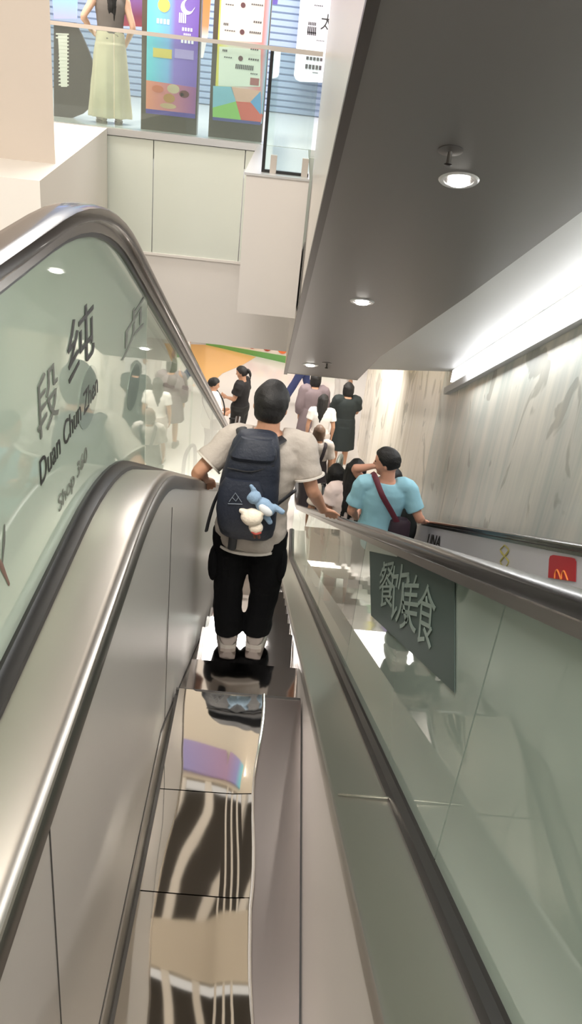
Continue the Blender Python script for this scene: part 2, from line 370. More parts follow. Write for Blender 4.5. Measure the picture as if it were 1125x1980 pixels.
for (px, py), lab in (((871,290), 'sprinkler head with round plate beside the nearest soffit downlight'), ((632,702), 'small dark sprinkler head beside the farthest soffit downlight')):
    p = soffit_pt(px, py); t = thing('sprinkler', lab, 'sprinkler', p, 0, 'sprinklers in the soffit')
    b = NB(); loft(b, [ring(p-nrm*.004, e1, e2, .05, .05, 20), ring(p+nrm*.004, e1, e2, .052, .052, 20), ring(p+nrm*.008, e1, e2, .02, .02, 20)]); build('plate', b, mat('sprinkler_plate', (120,116,114), .35, .7), t)
    b = NB(); tube(b, [p+nrm*.005, p+V((0,0,-.05))], .009, 8, 1); ellipsoid(b, p+V((0,0,-.055)), e1, V((0,1,0)), V((0,0,1)), .018, .018, .006, 12, 4); build('nozzle', b, mat('sprinkler_metal', (90,86,84), .3, .8), t)

# ================================================================== OUR ESCALATOR
XL, XR = -.33, .285
PR = espath(-1.14, .98, -1.2, -6.28, 10.75, .3)       # right deck
PRR = espath(-.28, .1385, -1.2, -5.55, 11.0, .5)     # right handrail
fr_deck, fr_rail = zf(PR), zf(PRR)
PL = espath(-1.215, -.045, -1.2, -6.25, 12.6, .45)   # left deck
PLR = espath(-.385, -.86, -1.2, -5.42, 12.8, .5)     # left handrail
fl_deck, fl_rail = zf(PL), zf(PLR)
def fbot(y): return -2.8 if y < 2.9 else max(-6.5, -1.28-S*y if y > 3.4 else -2.8-(y-2.9)*.6)
esc = thing('escalator', 'narrow steel escalator going down in the middle with glass balustrade on its right', 'escalator', (0, 3, -6.5))
# landing plates: three mirror plates and a duller strip on the right
for y0, y1 in ((1.945, 2.415), (2.42, 3.03), (.4, 1.94)):
    b = NB(); nx, ny = 10, max(4, int((y1-y0)/.05)); g = []
    for j in range(ny+1):
        y = y0+(y1-y0)*j/ny; g.append([])
        for i in range(nx+1):
            x0, x1 = XL+.025, .085+.012*math.sin(y*7)+.05*max(0, min(1, (1.9-y)/.4)); x = x0+(x1-x0)*i/nx
            g[-1].append(b.verts.new((x, y, -2.7+.0035*math.sin(y*5.5+x*4)+.010*max(0, i-8)/2)))
    for j in range(ny):
        for i in range(nx): b.faces.new((g[j][i], g[j][i+1], g[j+1][i+1], g[j+1][i]))
    ex = bmesh.ops.extrude_face_region(b, geom=b.faces[:]); bmesh.ops.translate(b, verts=[q for q in ex['geom'] if isinstance(q, bmesh.types.BMVert)], vec=(0, 0, -.03))
    build('landing_plate', b, M_MIRROR, esc, label='mirror-polished steel plate')
b = NB(); box(b, (.075, .4, -2.735), (XR-.008, 3.03, -2.704)); build('side_strip', b, M_STRIP, esc, smooth=False, label='dull grey brushed strip')
b = NB(); tube(b, [(.085+.012*math.sin(y*7)+.05*max(0, min(1, (1.9-y)/.4))+.004, y, -2.694) for y in [.42+.087*i for i in range(31)]], .0075, 8, 1); build('plate_edge', b, mat('edge_chrome', (236,232,226), .12, 1), esc, label='bright wavy steel edge of the mirror plates')
b = NB(); box(b, (XL+.004, .4, -2.8), (XR-.004, 3.03, -2.735)); build('landing_base', b, M_RISER, esc, smooth=False)
b = NB(); box(b, (XL+.01, 3.02, -2.99), (XR-.01, 3.035, -2.70)); build('landing_nosing', b, M_RISER, esc, smooth=False)
# steps
ys = [(3.035, 3.59, -2.97), (3.59, 4.25, -3.25)]
y, z = 4.25, -3.465
while z > -6.35:
    ys.append((y, y+.405, z)); y += .405; z -= .2153
for y0, y1, z in ys:
    b = NB(); prism(b, [(XL+.03, y0, z), (XL+.03, y1-.012, z), (XL+.03, y1, z-.012), (XL+.03, y1-.015, z-.2), (XL+.03, y1-.06, z-.24), (XL+.03, y0, z-.05)], (XR-XL-.033, 0, 0))
    build('step', b, M_STEP, esc, smooth=False)
b = NB(); box(b, (XL, y, -6.5), (XR, y+1.3, -6.47)); build('lower_plate', b, M_STEP, esc, smooth=False)
# skirts
b = NB(); sheet(b, XR, XR+.012, lambda y: fr_deck(y)-.012, fbot, -1.2, 10.75); build('skirt_panel', b, M_SKIRT, esc)
b = NB(); sheet(b, XL-.012, XL, lambda y: fl_deck(y)-.045, fbot, -1.2, 12.3); build('skirt_panel', b, M_SKIRT, esc)
b = NB(); sheet(b, XL-.004, XL+.008, lambda y: (-2.55 if y < 2.6 else -2.55-(y-2.6)*S) , fbot, .4, 8.5); build('skirt_rail', b, M_DECK, esc, label='lower steel skirt strip along the steps')
b = NB()
sheet(b, XL-.003, XL+.002, lambda y: (-2.535 if y < 2.6 else -2.535-(y-2.6)*S), lambda y: (-2.55 if y < 2.6 else -2.55-(y-2.6)*S), .4, 8.5)
for px in ((100,1700),):
    q = AX(*px, XL); box(b, (XL-.003, q.y, -2.6), (XL+.002, q.y+.004, fl_deck(q.y)-.05))
q = AX(341, 988, XL); box(b, (XL-.003, q.y-.15, -2.55-(q.y-2.7)*S), (XL+.002, q.y-.146, fl_deck(q.y)-.06))
build('panel_seam', b, M_SEAM, esc, smooth=False)
# right deck, gasket, glass, handrail
b = NB(); sweep(b, [(XR-.006, -.03), (XR-.006, .0), (XR, .008), (XR+.012, .008), (XR+.02, .002), (.462, -.004), (.462, -.03)], PR); build('deck', b, M_DECKD, esc)
b = NB(); sweep(b, [(.458, -.02), (.458, .006), (.466, .018), (.488, .022), (.494, .03), (.506, .03), (.51, -.02)], PR); build('gasket', b, M_RUB, esc)
b = NB(); sweep(b, [(.515, -.03), (.515, .01), (.6, .01), (.6, -.03)], PR); build('outer_deck', b, M_DECKD, esc)
q = AX(700, 1552, .38); b = NB()
tt = V((1, -S)).normalized()
prism(b, [(XR+.02, q.y, fr_deck(q.y)+.004), (.46, q.y+.01, fr_deck(q.y+.01)+.002), (.46, q.y+.018, fr_deck(q.y+.018)+.002), (XR+.02, q.y+.008, fr_deck(q.y+.008)+.004)], (0, 0, .004)); build('deck_joint', b, mat('bright_joint', (235,232,225), .15, 1), esc, smooth=False)
cuts = [-1.2, 1.335, 3.25, 5.1, 7.0, 8.9, 10.7]
for i, (a, c_) in enumerate(zip(cuts, cuts[1:])):
    b = NB(); sheet(b, .495, .507, lambda y: fr_rail(y)-.025, lambda y: fr_deck(y)+.01, a+.004, c_-.004, .1)
    g = build('glass_panel', b, M_GL_R if i < 2 else M_GL_C, esc, label='green-grey tinted glass pane' if i < 2 else 'clear glass pane')
    if i == 1: sign_glass = g
b = NB(); sweep(b, [(.5+x, z) for x, z in [(-.024,-.044),(.024,-.044),(.024,-.012),(-.024,-.012)]], PRR); build('rail_track', b, M_TRACK, esc)
b = NB(); sweep(b, roundprof(.082, .042, .5, dz=.0), PRR); build('handrail', b, M_RAILK, esc)
# ---- dark film with pale characters on the right-hand glass
film = [AX(715,1066,.493), AX(718,1190,.493), AX(880,1340,.493), AX(880,1102,.493)]
b = NB(); prism(b, film, (-.002, 0, 0)); sg = build('sign_film', b, M_BOARD, esc, smooth=False, label='dark film panel with pale characters on the glass')
for ch, (tl, br, bl) in zip('餐饮美食', (((735,1078),(762,1168),(731,1166)), ((757,1082),(790,1196),(752,1190)), ((782,1100),(806,1216),(772,1206)), ((811,1112),(838,1250),(802,1228)))):
    o = AX(*bl, .489); r_ = AX(*br, .489); t_ = AX(*tl, .489)
    text(ch, o, (r_-o), (t_-o)*1.05, M_BOARDT, sg, 'sign_character', depth=.0012)

# ================================================================== LEFT BALUSTRADE (neighbouring escalator)
lb = thing('balustrade', 'glass balustrade with black handrail and wide steel deck left of the escalator', 'balustrade', (-.45, 3, -6.5))
b = NB(); sweep(b, [(-.478, -.03), (-.478, .006), (-.36, .012), (-.345, .008), (-.335, -.004), (-.335, -.03)], PL); build('deck', b, M_DECK, lb)
b = NB(); sweep(b, [(XL-.014, -.052), (XL-.014, -.006), (XL, -.003), (XL+.006, -.012), (XL+.006, -.052)], PL); build('deck_lip', b, M_LIP, lb)
b = NB(); sweep(b, [(-.52, -.02), (-.52, .035), (-.506, .035), (-.497, .024), (-.476, .018), (-.472, .004), (-.472, -.02)], PL); build('gasket', b, M_RUB, lb)
b = NB(); sweep(b, [(-.62, -.03), (-.62, .0), (-.53, .0), (-.53, -.03)], PL); build('outer_deck', b, M_DECKD, lb)
cuts = [-1.2, 1.1, 3.2, 5.1, 7.0, 8.9, 10.8, 12.5]; LG = None
for i, (a, c_) in enumerate(zip(cuts, cuts[1:])):
    b = NB(); sheet(b, -.527, -.515, lambda y: fl_rail(y)-.025, lambda y: fl_deck(y)+.01, a+.003, c_-.003, .07)
    g = build('glass_panel', b, M_GL_L if i < 2 else M_GL_C, lb, label='milky green glass pane' if i < 2 else 'clear glass pane')
    if i == 1: LG = g
b = NB(); sweep(b, [(-.52+x, z) for x, z in [(-.022,-.042),(.022,-.042),(.022,-.012),(-.022,-.012)]], PLR); build('rail_track', b, M_TRACK, lb)
b = NB(); sweep(b, [(-.52+x, z) for x, z in [(-.014,-.054),(.014,-.054),(.014,-.042),(-.014,-.042)]], PLR); build('rail_channel', b, M_BLACK, lb)
b = NB(); sweep(b, roundprof(.088, .046, -.52, dz=.004), PLR); build('handrail', b, M_RAIL, lb)
b = NB(); sheet(b, -.62, -.61, lambda y: fl_deck(y)-.03, lambda y: max(-6.5, fl_deck(y)-1.2), -1.2, 12.5); build('outer_cladding', b, M_SKIRT, lb)
GX = -.5135
# lettering on the left glass
def gtext(body, bl, br, up_px, m, name):
    o, e = AX(*bl, GX), AX(*br, GX)
    cu = bpy.data.curves.new('w', 'FONT'); cu.body = body; cu.size = 1
    ob = bpy.data.objects.new('w', cu); col.objects.link(ob); bpy.context.view_layer.update(); w = ob.dimensions.x; bpy.data.objects.remove(ob)
    hgt = (AX(*up_px, GX)-o).z/.72
    text(body, o, V((0, (e.y-o.y)/w, 0)), V((0, 0, hgt)), m, lb, name, depth=.0012)
gtext('Duan Chun Zhen', (77,942), (188,768), (70,898), M_INK, 'lettering')
gtext('Shop 360', (113,993), (168,892), (108,968), M_INKG, 'lettering')
for ch, bl, br, tl, m in (('段', (72,850), (112,788), (78,745), M_INKG), ('纯', (130,745), (180,665), (136,640), M_INK), ('贞', (232,700), (275,640), (236,640), M_INKG)):
    gtext(ch, bl, br, tl, m, 'lettering')
for (px, py), ry, rz in (((171,768), .12, .085), ((258,748), .13, .08)):  # grey discs stand in for shop-sign reflections in the glass
    c0 = AX(px, py, GX-.0006); b = NB(); loft(b, [ring(c0, (0,1,0), (0,0,1), ry, rz, 28), ring(c0+V((.0008,0,0)), (0,1,0), (0,0,1), ry, rz, 28)]); build('reflection_disc', b, M_REFLECT, lb, smooth=False)

for pts, m in (([(9,1016),(8,1045),(5,1086)], M_INKG), ([(-6,1076),(4,1096),(18,1130)], mat('ink_brown', (120,92,82), .5))):
    b = NB(); tube(b, [AX(*p, GX) for p in pts], [.004, .008, .004], 8, 3, True, .15, (0,0,1)); build('brush_stroke', b, m, lb)
# ================================================================== ADJACENT ESCALATOR ON THE RIGHT
XA = 1.4
PA = espath(-.2, .45, -1.2, -5.9, 11.4, .4); PAR = espath(-.1, .118, -1.2, -5.55, 11.5, .4)
fa_rail = zf(PAR)
ad = thing('escalator', 'second escalator beyond the right glass, with a pale logo panel along its far side', 'escalator', (1, 6, -6.5))
b = NB(); sheet(b, XA, XA+.03, lambda y: fa_rail(y)-.02, lambda y: max(-6.5, fa_rail(y)-1.1), -1.2, 11.4); build('side_panel', b, mat('lilac_panel', (206,203,212), .3), ad)
b = NB(); sweep(b, roundprof(.08, .04, XA+.015), PAR); build('handrail', b, M_RAIL, ad)
b = NB(); sweep(b, [(XA-.005,-.035),(XA+.03,-.035),(XA+.03,-.015),(XA-.005,-.015)], PAR); build('rail_track', b, M_TRACK, ad)
y, z = -.6, -.98
while z > -6.4:
    b = NB(); prism(b, [(.62, y, z), (.62, y+.405, z), (.62, y+.39, z-.21), (.62, y, z-.05)], (XA-.64, 0, 0)); build('step', b, M_RISER, ad, smooth=False); y += .405; z -= .2153
# logos on its far panel
XG = XA-.003
def plate(pts, x, m, name, d=.002, parent=ad):
    b = NB(); prism(b, [AX(*p, x) for p in pts], (-d, 0, 0)); return build(name, b, m, parent, smooth=False)
lg = plate([(1060,1117),(1062,1081),(1064,1075),(1070,1073),(1105,1078),(1111,1080),(1114,1086),(1113,1125)], XG, mat('logo_red', (186,32,48), .4), 'logo_plate')
def gline(pts, x, r, m, name, parent):
    b = NB(); tube(b, [AX(*p, x) for p in pts], r, 8, 5); return build(name, b, m, parent)
M_ARCH = mat('logo_gold', (238,140,70), .4)
for a in (0, 13): gline([(1072+a,1118+a*.1),(1073+a,1108+a*.1),(1076.5+a,1102+a*.15),(1080+a,1108+a*.15),(1084+a,1120+a*.1)], XG-.004, .0042, M_ARCH, 'logo_arch', lg)
M_KNOT = mat('logo_olive', (190,180,96), .5)
for pts in ([(975,1054),(983,1064),(975,1075),(967,1064),(975,1054)], [(975,1075),(983,1086),(975,1097),(967,1086),(975,1075)], [(967,1064),(983,1086)], [(983,1064),(967,1086)]):
    gline(pts, XG-.001, .0032, M_KNOT, 'knot_logo', ad)
o = AX(824,1054,XG-.002); text('UNA', o, (AX(847,1060,XG-.002)-o)*.5, V((0,0,.16)), M_INK, ad, 'lettering')

# ================================================================== UPPER LEVEL ACROSS THE VOID
gb = thing('glass_railing', 'clear glass railing with pale top rail along the opposite upper floor', 'railing', (-1.5, YF+.1, ZU))
b = NB()
for a, c_ in ((-5, -2.2), (-2.19, -.42)): build('glass_pane', box(NB(), (a, YF+.05, ZU-.02), (c_, YF+.062, -.03)), M_GL_B, gb, smooth=False)
build('glass_pane', box(NB(), (-.27, 8.46, ZU), (.15, 8.472, -.03)), M_GL_B, gb, smooth=False)
build('glass_pane', box(NB(), (-.28, 8.5, ZU), (-.268, YF, -.03)), M_GL_B, gb, smooth=False)
M_TOPR = mat('top_rail', (200,192,184), .3, .5)
build('top_rail', box(NB(), (-5, YF+.03, -.03), (-.26, YF+.085, .012)), M_TOPR, gb, smooth=False, bevel=.006)
build('top_rail', box(NB(), (-.30, 8.44, -.03), (.17, 8.49, .01)), M_TOPR, gb, smooth=False, bevel=.006)
build('post', box(NB(), (-.30, 8.45, ZU), (-.27, 8.485, -.03)), M_BLACK, gb, smooth=False)
build('bottom_channel', box(NB(), (-.28, 8.44, ZU), (.15, 8.485, ZU+.025)), M_BLACK, gb, smooth=False)
for x in (-.22, .08): build('clamp', box(NB(), (x, 8.42, ZU), (x+.06, 8.5, ZU+.16)), M_TOPR, gb, smooth=False)
# kiosks
def kiosk(x0, x1, y, label, zb, top=1.0):
    t = thing('poster_kiosk', label, 'kiosk', ((x0+x1)/2, y+.1, ZU), 0, 'poster kiosks on the upper floor')
    build('housing', box(NB(), (x0, y, ZU), (x1, y+.16, top)), mat('kiosk_bronze', (112,102,92), .35, .6), t, smooth=False, bevel=.01)
    return t
def quad(bm, y, pts, d=.003): return prism(bm, [V((x, y, z)) for x, z in pts], (0, -d, 0))
YK = 11.2
k1L, k1R = AY(272,255,YK).x, AY(379,262,YK).x
t = kiosk(k1L, k1R, YK, 'tall kiosk with blue and purple poster of sun, moon and pastries', 0)
s0, s1 = k1L+.06, k1R-.02; zb, zt = AY(330,224,YK).z, 1.0; sm = (s0+s1)/2
cx, cz = t.location.x, t.location.z
def loc_g(nm, stops, x0, x1, es=.35): return gradient(nm, stops, 'X', x0-cx, x1-cx, .3, es)
build('poster', quad(NB(), YK, [(s0, zb), (s1, zb), (s1, zt), (s0, zt)]), loc_g('poster_blue_purple', [(0,(110,206,214)), (.42,(128,178,220)), (.55,(140,120,196)), (1,(122,96,180))], s0, s1), t, smooth=False)
build('poster_sunset', quad(NB(), YK-.003, [(s0, zb), (s1, zb), (s1, zb+.34), (s0, zb+.36)]), loc_g('poster_orange_purple', [(0,(232,150,120)), (.5,(206,130,140)), (1,(150,90,150))], s0, s1), t, smooth=False)
build('poster_footer', quad(NB(), YK-.006, [(s0, zb), (s1, zb), (s1, zb+.05), (s0, zb+.05)]), mat('poster_indigo', (92,80,160), .3, emit=(92,80,160), es=.3), t, smooth=False)
def disc(y, p, r, m, nm, parent, rz=None, d=.004):
    c0 = AY(*p, y); b = NB(); loft(b, [ring(c0, (1,0,0), (0,0,1), r, rz or r, 24), ring(c0-V((0,d,0)), (1,0,0), (0,0,1), r, rz or r, 24)]); return build(nm, b, m, parent, smooth=False)
disc(YK-.004, (317,10), .07, mat('sun_yellow', (248,206,110), .4, emit=(248,206,110), es=.3), 'sun', t)
c0 = AY(362, 14, YK-.004); b = NB(); pts = []
for i in range(13): a = math.radians(100+i*21); pts.append(V((c0.x+.075*math.cos(a), c0.y, c0.z+.075*math.sin(a))))
for i in range(13): a = math.radians(352-i*21+0); pts.append(V((c0.x+.03+.062*math.cos(a), c0.y, c0.z+.022+.062*math.sin(a))))
prism(b, pts, (0,-.003,0)); M_PW = mat('print_white', (240,238,244), .4, emit=(240,238,244), es=.3); build('moon', b, M_PW, t, smooth=False)
for p, q, m in (((296,92),(332,114), mat('print_yellow', (222,204,110), .4, emit=(222,204,110), es=.2)), ((338,94),(374,116), mat('print_lilac', (176,160,214), .4, emit=(176,160,214), es=.25))):
    a, c_ = AY(*p, YK-.004), AY(*q, YK-.004); build('caption_box', quad(NB(), YK-.004, [(a.x, c_.z), (c_.x, c_.z), (c_.x, a.z), (a.x, a.z)]), m, t, smooth=False)
b = NB()
for p, w, h in (((346,34),.09,.10), ((352,56),.13,.035), ((355,66),.09,.02), ((350,78),.16,.05), ((303,40),.16,.05)):
    a = AY(*p, YK-.004); 
    for i in range(4): quad(b, YK-.004, [(a.x+i*w/4, a.z-h/2), (a.x+i*w/4+w/6, a.z-h/2), (a.x+i*w/4+w/6, a.z+h/2), (a.x+i*w/4, a.z+h/2)])
build('poster_lettering', b, M_PW, t, smooth=False)
for p, r, rz, c1 in (((305,172),.07,.04,(240,140,110)), ((335,172),.075,.05,(236,214,180)), ((327,190),.07,.05,(214,160,100)), ((325,205),.10,.03,(232,200,160)), ((356,182),.06,.04,(120,60,60)), ((352,183),.02,.02,(250,240,220))):
    disc(YK-.006, p, r, mat('pastry_%d' % c1[1], c1, .5), 'pastry_picture', t, rz)
k2L, k2R = AY(402,268,YK).x, AY(505,276,YK).x
t = kiosk(k2L, k2R, YK, 'tall kiosk with white notice over coloured triangles, right of the purple one', 0)
cx = t.location.x; s0, s1 = k2L+.06, k2R-.01; zb = AY(460,234,YK).z
build('poster', quad(NB(), YK, [(s0, zb), (s1, zb), (s1, zt), (s0, zt)]), gradient('poster_edges', [(0,(226,214,90)), (.25,(226,226,200)), (.6,(226,200,196)), (.9,(236,150,150)), (1,(150,200,225))], 'X', s0-cx, s1-cx, .3, .3), t, smooth=False)
def pl(pts, m, nm, y): b = NB(); prism(b, [AY(*p, y) for p in pts], (0, -.002, 0)); return build(nm, b, m, t, smooth=False)
def pm(n, c1): return mat(n, c1, .35, emit=c1, es=.3)
pl([(412,166),(448,168),(456,196),(411,208)], pm('tri_blue', (140,196,214)), 'colour_patch', YK-.004)
pl([(446,168),(506,176),(503,196),(470,200),(456,196)], pm('tri_pink', (232,186,166)), 'colour_patch', YK-.004)
pl([(411,208),(456,196),(466,232),(411,226)], pm('tri_green', (150,206,110)), 'colour_patch', YK-.004)
pl([(456,196),(484,198),(508,222),(504,238),(466,232)], pm('tri_red', (226,112,98)), 'colour_patch', YK-.004)
pl([(484,197),(504,176),(504,222)], pm('tri_azure', (108,172,220)), 'colour_patch', YK-.006)
pl([(411,226),(504,236),(504,242),(411,232)], pm('strip_navy', (90,90,150)), 'colour_patch', YK-.008)
pl([(424,90),(504,96),(503,168),(422,166)], pm('notice_pale', (230,236,222)), 'notice', YK-.004)
pl([(428,0),(512,0),(506,82),(424,78)], pm('notice_pink', (240,232,226)), 'notice', YK-.004)
for p in ((470,10),(468,62),(465,113)):
    b = NB(); c0 = AY(*p, YK-.008); loft(b, [ring(c0, (1,0,0), (0,0,1), .028, .028, 16), ring(c0-V((0,.002,0)), (1,0,0), (0,0,1), .028, .028, 16)]); build('notice_emblem', b, mat('emblem_maroon', (120,84,90), .5), t, smooth=False)
for p, w, h in (((432,46),.06,.025), ((486,8),.14,.015), ((490,42),.1,.02), ((434,58),.13,.012), ((482,62),.14,.022), ((430,97),.06,.022), ((484,95),.1,.015), ((433,110),.1,.012), ((480,114),.13,.02), ((455,128),.22,.05), ((484,142),.09,.012), ((436,8),.1,.012)):
    b = NB(); a = AY(*p, YK-.008); n = max(3, int(w/.022))
    for i in range(n): quad(b, YK-.008, [(a.x+i*w/n, a.z-h/2), (a.x+(i+.7)*w/n, a.z-h/2), (a.x+(i+.8)*w/n, a.z+h/2), (a.x+(i+.1)*w/n, a.z+h/2)], .002)
    build('notice_lettering', b, mat('print_grey', (104,102,104), .5), t, smooth=False)
pl([(484,150),(501,152),(500,166),(483,164)], mat('stamp_red', (190,120,120), .5), 'stamp', YK-.008)
# other boards on the upper floor
def board(name, label, cat, pts, y, m, d=.04, grp=None):
    b = NB(); prism(b, [AY(*p, y) for p in pts], (0, d, 0)); return tag(build(name, b, m, None, smooth=False), label, cat, grp)
t = thing('standing_sign', 'dark half-round sign with white upright lettering beside the woman upstairs', 'sign', AY(130, 232, 11.6))
b = NB(); pts = [(104,42),(146,44),(158,68),(172,100),(182,130),(188,160),(186,186),(176,206),(160,220),(140,228),(104,232)]; prism(b, [AY(*p, 11.6) for p in pts], (0, .05, 0)); build('board', b, mat('sign_charcoal', (58,52,52), .5), t, smooth=False)
b = NB()
prism(b, [AY(*p, 11.595) for p in ((112,68),(130,68),(130,168),(118,168))], (0, -.003, 0))
for i in range(15):
    y = 64+i*7; prism(b, [AY(*p, 11.594) for p in ((108 if i < 2 else 114,y),(133,y+1),(133,y+4),(108 if i < 2 else 113,y+3))], (0, -.004, 0))
build('sign_lettering', b, mat('print_offwhite', (232,228,220), .5), t, smooth=False)
board('wall_screen', 'lit blue and violet screen at the top left behind the column', 'screen', [(96,-60),(150,-60),(148,36),(104,36)], 13.5, gradient('screen_blue', [(0,(150,130,230)), (.5,(120,170,240)), (1,(210,190,240))], 'Z', -.1, .9, .3, .9))
board('wall_screen', 'dark purple and red screen right of the woman upstairs', 'screen', [(238,-60),(284,-60),(279,52),(236,50)], 13.2, gradient('screen_purple', [(0,(150,70,60)), (.35,(110,60,80)), (1,(130,110,200))], 'Z', -.1, .7, .3, .4))
board('banner', 'narrow orange and white banner hanging between the two kiosks', 'banner', [(384,-40),(410,-40),(402,66),(392,112),(383,112)], 13, gradient('banner_orange', [(0,(238,238,240)), (.45,(226,218,222)), (.62,(236,150,110)), (1,(246,140,80))], 'Z', -.4, .5, .4, .3))
t = thing('hanging_sign', 'white rounded shop sign with black characters in front of the blue shutter', 'sign', AY(600, 158, 16.5))
b = NB(); prism(b, [AY(*p, 16.5) for p in ((586,-60),(690,-60),(682,162),(580,158),(572,154),(568,146))], (0, .06, 0)); build('board', b, mat('sign_white', (232,230,238), .4, emit=(232,230,238), es=.25), t, smooth=False)
o = AY(618, 54, 16.49); text('太二', o, V((.24,0,-.0)), V((0,0,.26)), M_INK, t, 'sign_character')
for p, w, h in (((596,45),.14,.05), ((594,57),.16,.1), ((594,64),.16,.05), ((592,112),.3,.05), ((590,128),.3,.07), ((604,140),.1,.015), ((608,10),.15,.02), ((612,78),.14,.015)):
    b = NB(); a = AY(*p, 16.49); n = 5
    for i in range(n): quad(b, 16.49, [(a.x+i*w/n, a.z-h/2), (a.x+(i+.75)*w/n, a.z-h/2), (a.x+(i+.75)*w/n, a.z+h/2), (a.x+i*w/n, a.z+h/2)])
    build('sign_lettering', b, mat('print_dark', (70,66,70), .5), t, smooth=False)
board('label_plate', 'small violet hanging plate at the top beside the white notice', 'sign', [(512,-20),(540,-20),(536,9),(512,7)], 14, mat('plate_violet', (104,92,176), .4), .02)

b = NB(); box(b, (-1.5, 8.42, ZC-.06), (-.15, 9.25, ZC-.02)); tag(build('reflection_board', b, gradient('reflection_violet', [(0,(110,190,200)), (.35,(130,130,180)), (1,(150,120,150))], 'X', -1.5, -.15, .3, .5), None, smooth=False), 'violet and teal glowing board added flat on the ceiling, seen only reflected in the steel plates', 'screen')  # glowing board added only to give the steel plates a violet reflection
# ================================================================== LOWER FLOOR OBJECTS
pA, pB = AZ(398, 667, -6.5), AZ(556, 703, -6.5); pB = pA+(pB-pA)*1.6; up_ = V((0,0,1)); dN = V((0,.1,0))
fw = thing('food_counter', 'counter front with green base and bright food pictures under the far bulkhead', 'counter', pA)
build('base_band', prism(NB(), [pA, pB, pB+up_*.24, pA+up_*.06], dN), mat('counter_green', (112,170,96), .35), fw, smooth=False)
build('front', prism(NB(), [pA+up_*.06+dN*.1, pB+up_*.24+dN*.1, pB+up_*1.0, pA+up_*1.0], dN), mat('counter_white', (238,226,214), .35), fw, smooth=False)
for i in range(16):
    f = .35+.6*i/16; q = pA.lerp(pB, f)+up_*(.22+.16*f+.06*((i*7) % 3)); c1 = [(196,52,44),(240,120,60),(250,190,70),(180,60,40),(244,150,90)][i % 5]
    b = NB(); loft(b, [ring(q, (pB-pA).normalized(), (0,0,1), .12, .11, 14), ring(q-V((0,.012,0)), (pB-pA).normalized(), (0,0,1), .11, .10, 14)]); build('food_picture', b, mat('food_%d' % (i % 5), c1, .4), fw, smooth=False)
for px, py, lab in ((367, 872, 'tall thin steel hoop barrier on the lower floor left of the man'), (656, 892, 'tall thin steel hoop barrier on the lower floor beside the mural wall')):
    p = AZ(px, py, -5.55); p.z = -6.5  # free-standing loops made up to stand for the escalators' handrail newel ends
    t = thing('hoop_newel', lab, 'newel', p, 0, 'steel hoop newels at the foot of the escalators')
    b = NB(); tube(b, [p+V((.22*q, .95*q, z)) for q, z in ((-.28,0),(-.28,.7),(-.2,.95),(0,1.02),(.2,.95),(.28,.7),(.28,0))], .03, 10, 5); build('hoop', b, mat('newel_grey', (92,100,95), .4, .2), t)
    build('base_plate', box(NB(), p+V((-.05,-.36,0)), p+V((.05,.36,.012))), M_TRACK, t, smooth=False)

# ================================================================== PEOPLE
def lerp(a, b, t): return a+(b-a)*t
TOR = [(-.12,.105,.085), (-.06,.150,.112), (0,.168,.118), (.07,.160,.112), (.14,.142,.100), (.24,.150,.106), (.34,.168,.114), (.42,.170,.108), (.475,.135,.088), (.51,.075,.066), (.53,.058,.060)]
def default_pose():
    J = dict(pelvis=(0,0,.92), waist=(0,0,1.06), chest=(0,-.005,1.26), neck=(0,-.01,1.45), head=(0,.018,1.585), fwd=(0,1,0), up=(0,0,1))
    for s, n in ((-1,'L'), (1,'R')):
        J.update({'hip'+n: (s*.088,0,.90), 'knee'+n: (s*.095,.015,.49), 'ank'+n: (s*.10,-.02,.085), 'toe'+n: (s*.125,.15,.03),
                  'sho'+n: (s*.178,-.01,1.385), 'elb'+n: (s*.235,-.03,1.11), 'wri'+n: (s*.235,.06,.87), 'hdir'+n: (0,.18,-.98), 'palm'+n: (-s,0,0)})
    return J
def spine_at(J, u):
    """u metres (1.7 m body) above the pelvis along the spine"""
    P = [J['pelvis'], J['waist'], J['chest'], J['neck']]; U = [0, .14, .34, .53]
    if u <= 0: d = (P[1]-P[0]).normalized(); return P[0]+d*u*J['k'], d
    for i in range(3):
        if u <= U[i+1]+1e-6:
            t = (u-U[i])/(U[i+1]-U[i]); return P[i].lerp(P[i+1], t), (P[i+1]-P[i]).normalized()
    d = (P[3]-P[2]).normalized(); return P[3]+d*(u-.53)*J['k'], d
def tor_r(u):
    if u <= TOR[0][0]: return TOR[0][1:]
    for a, b in zip(TOR, TOR[1:]):
        if u <= b[0]: t = (u-a[0])/(b[0]-a[0]); return lerp(a[1], b[1], t), lerp(a[2], b[2], t)
    return TOR[-1][1:]
def torso(bm, J, u0, u1, grow=0, n=12, flare=0, seg=24, wide=1):
    rings = []
    for i in range(n+1):
        u = u0+(u1-u0)*i/n; c, d = spine_at(J, u); t = max(0, min(1, u/.5))
        xa = ((J['hipR']-J['hipL']).normalized().lerp((J['shoR']-J['shoL']).normalized(), t)); xa = (xa-d*xa.dot(d)).normalized(); ya = d.cross(xa)
        rx, ry = tor_r(u); f = flare*max(0, 1-(u-u0)/.3)
        rings.append(ring(c, xa, ya, (rx*wide+grow+f)*J['k'], (ry*wide+grow+f*.8)*J['k'], seg, 2.3))
    return loft(bm, rings)
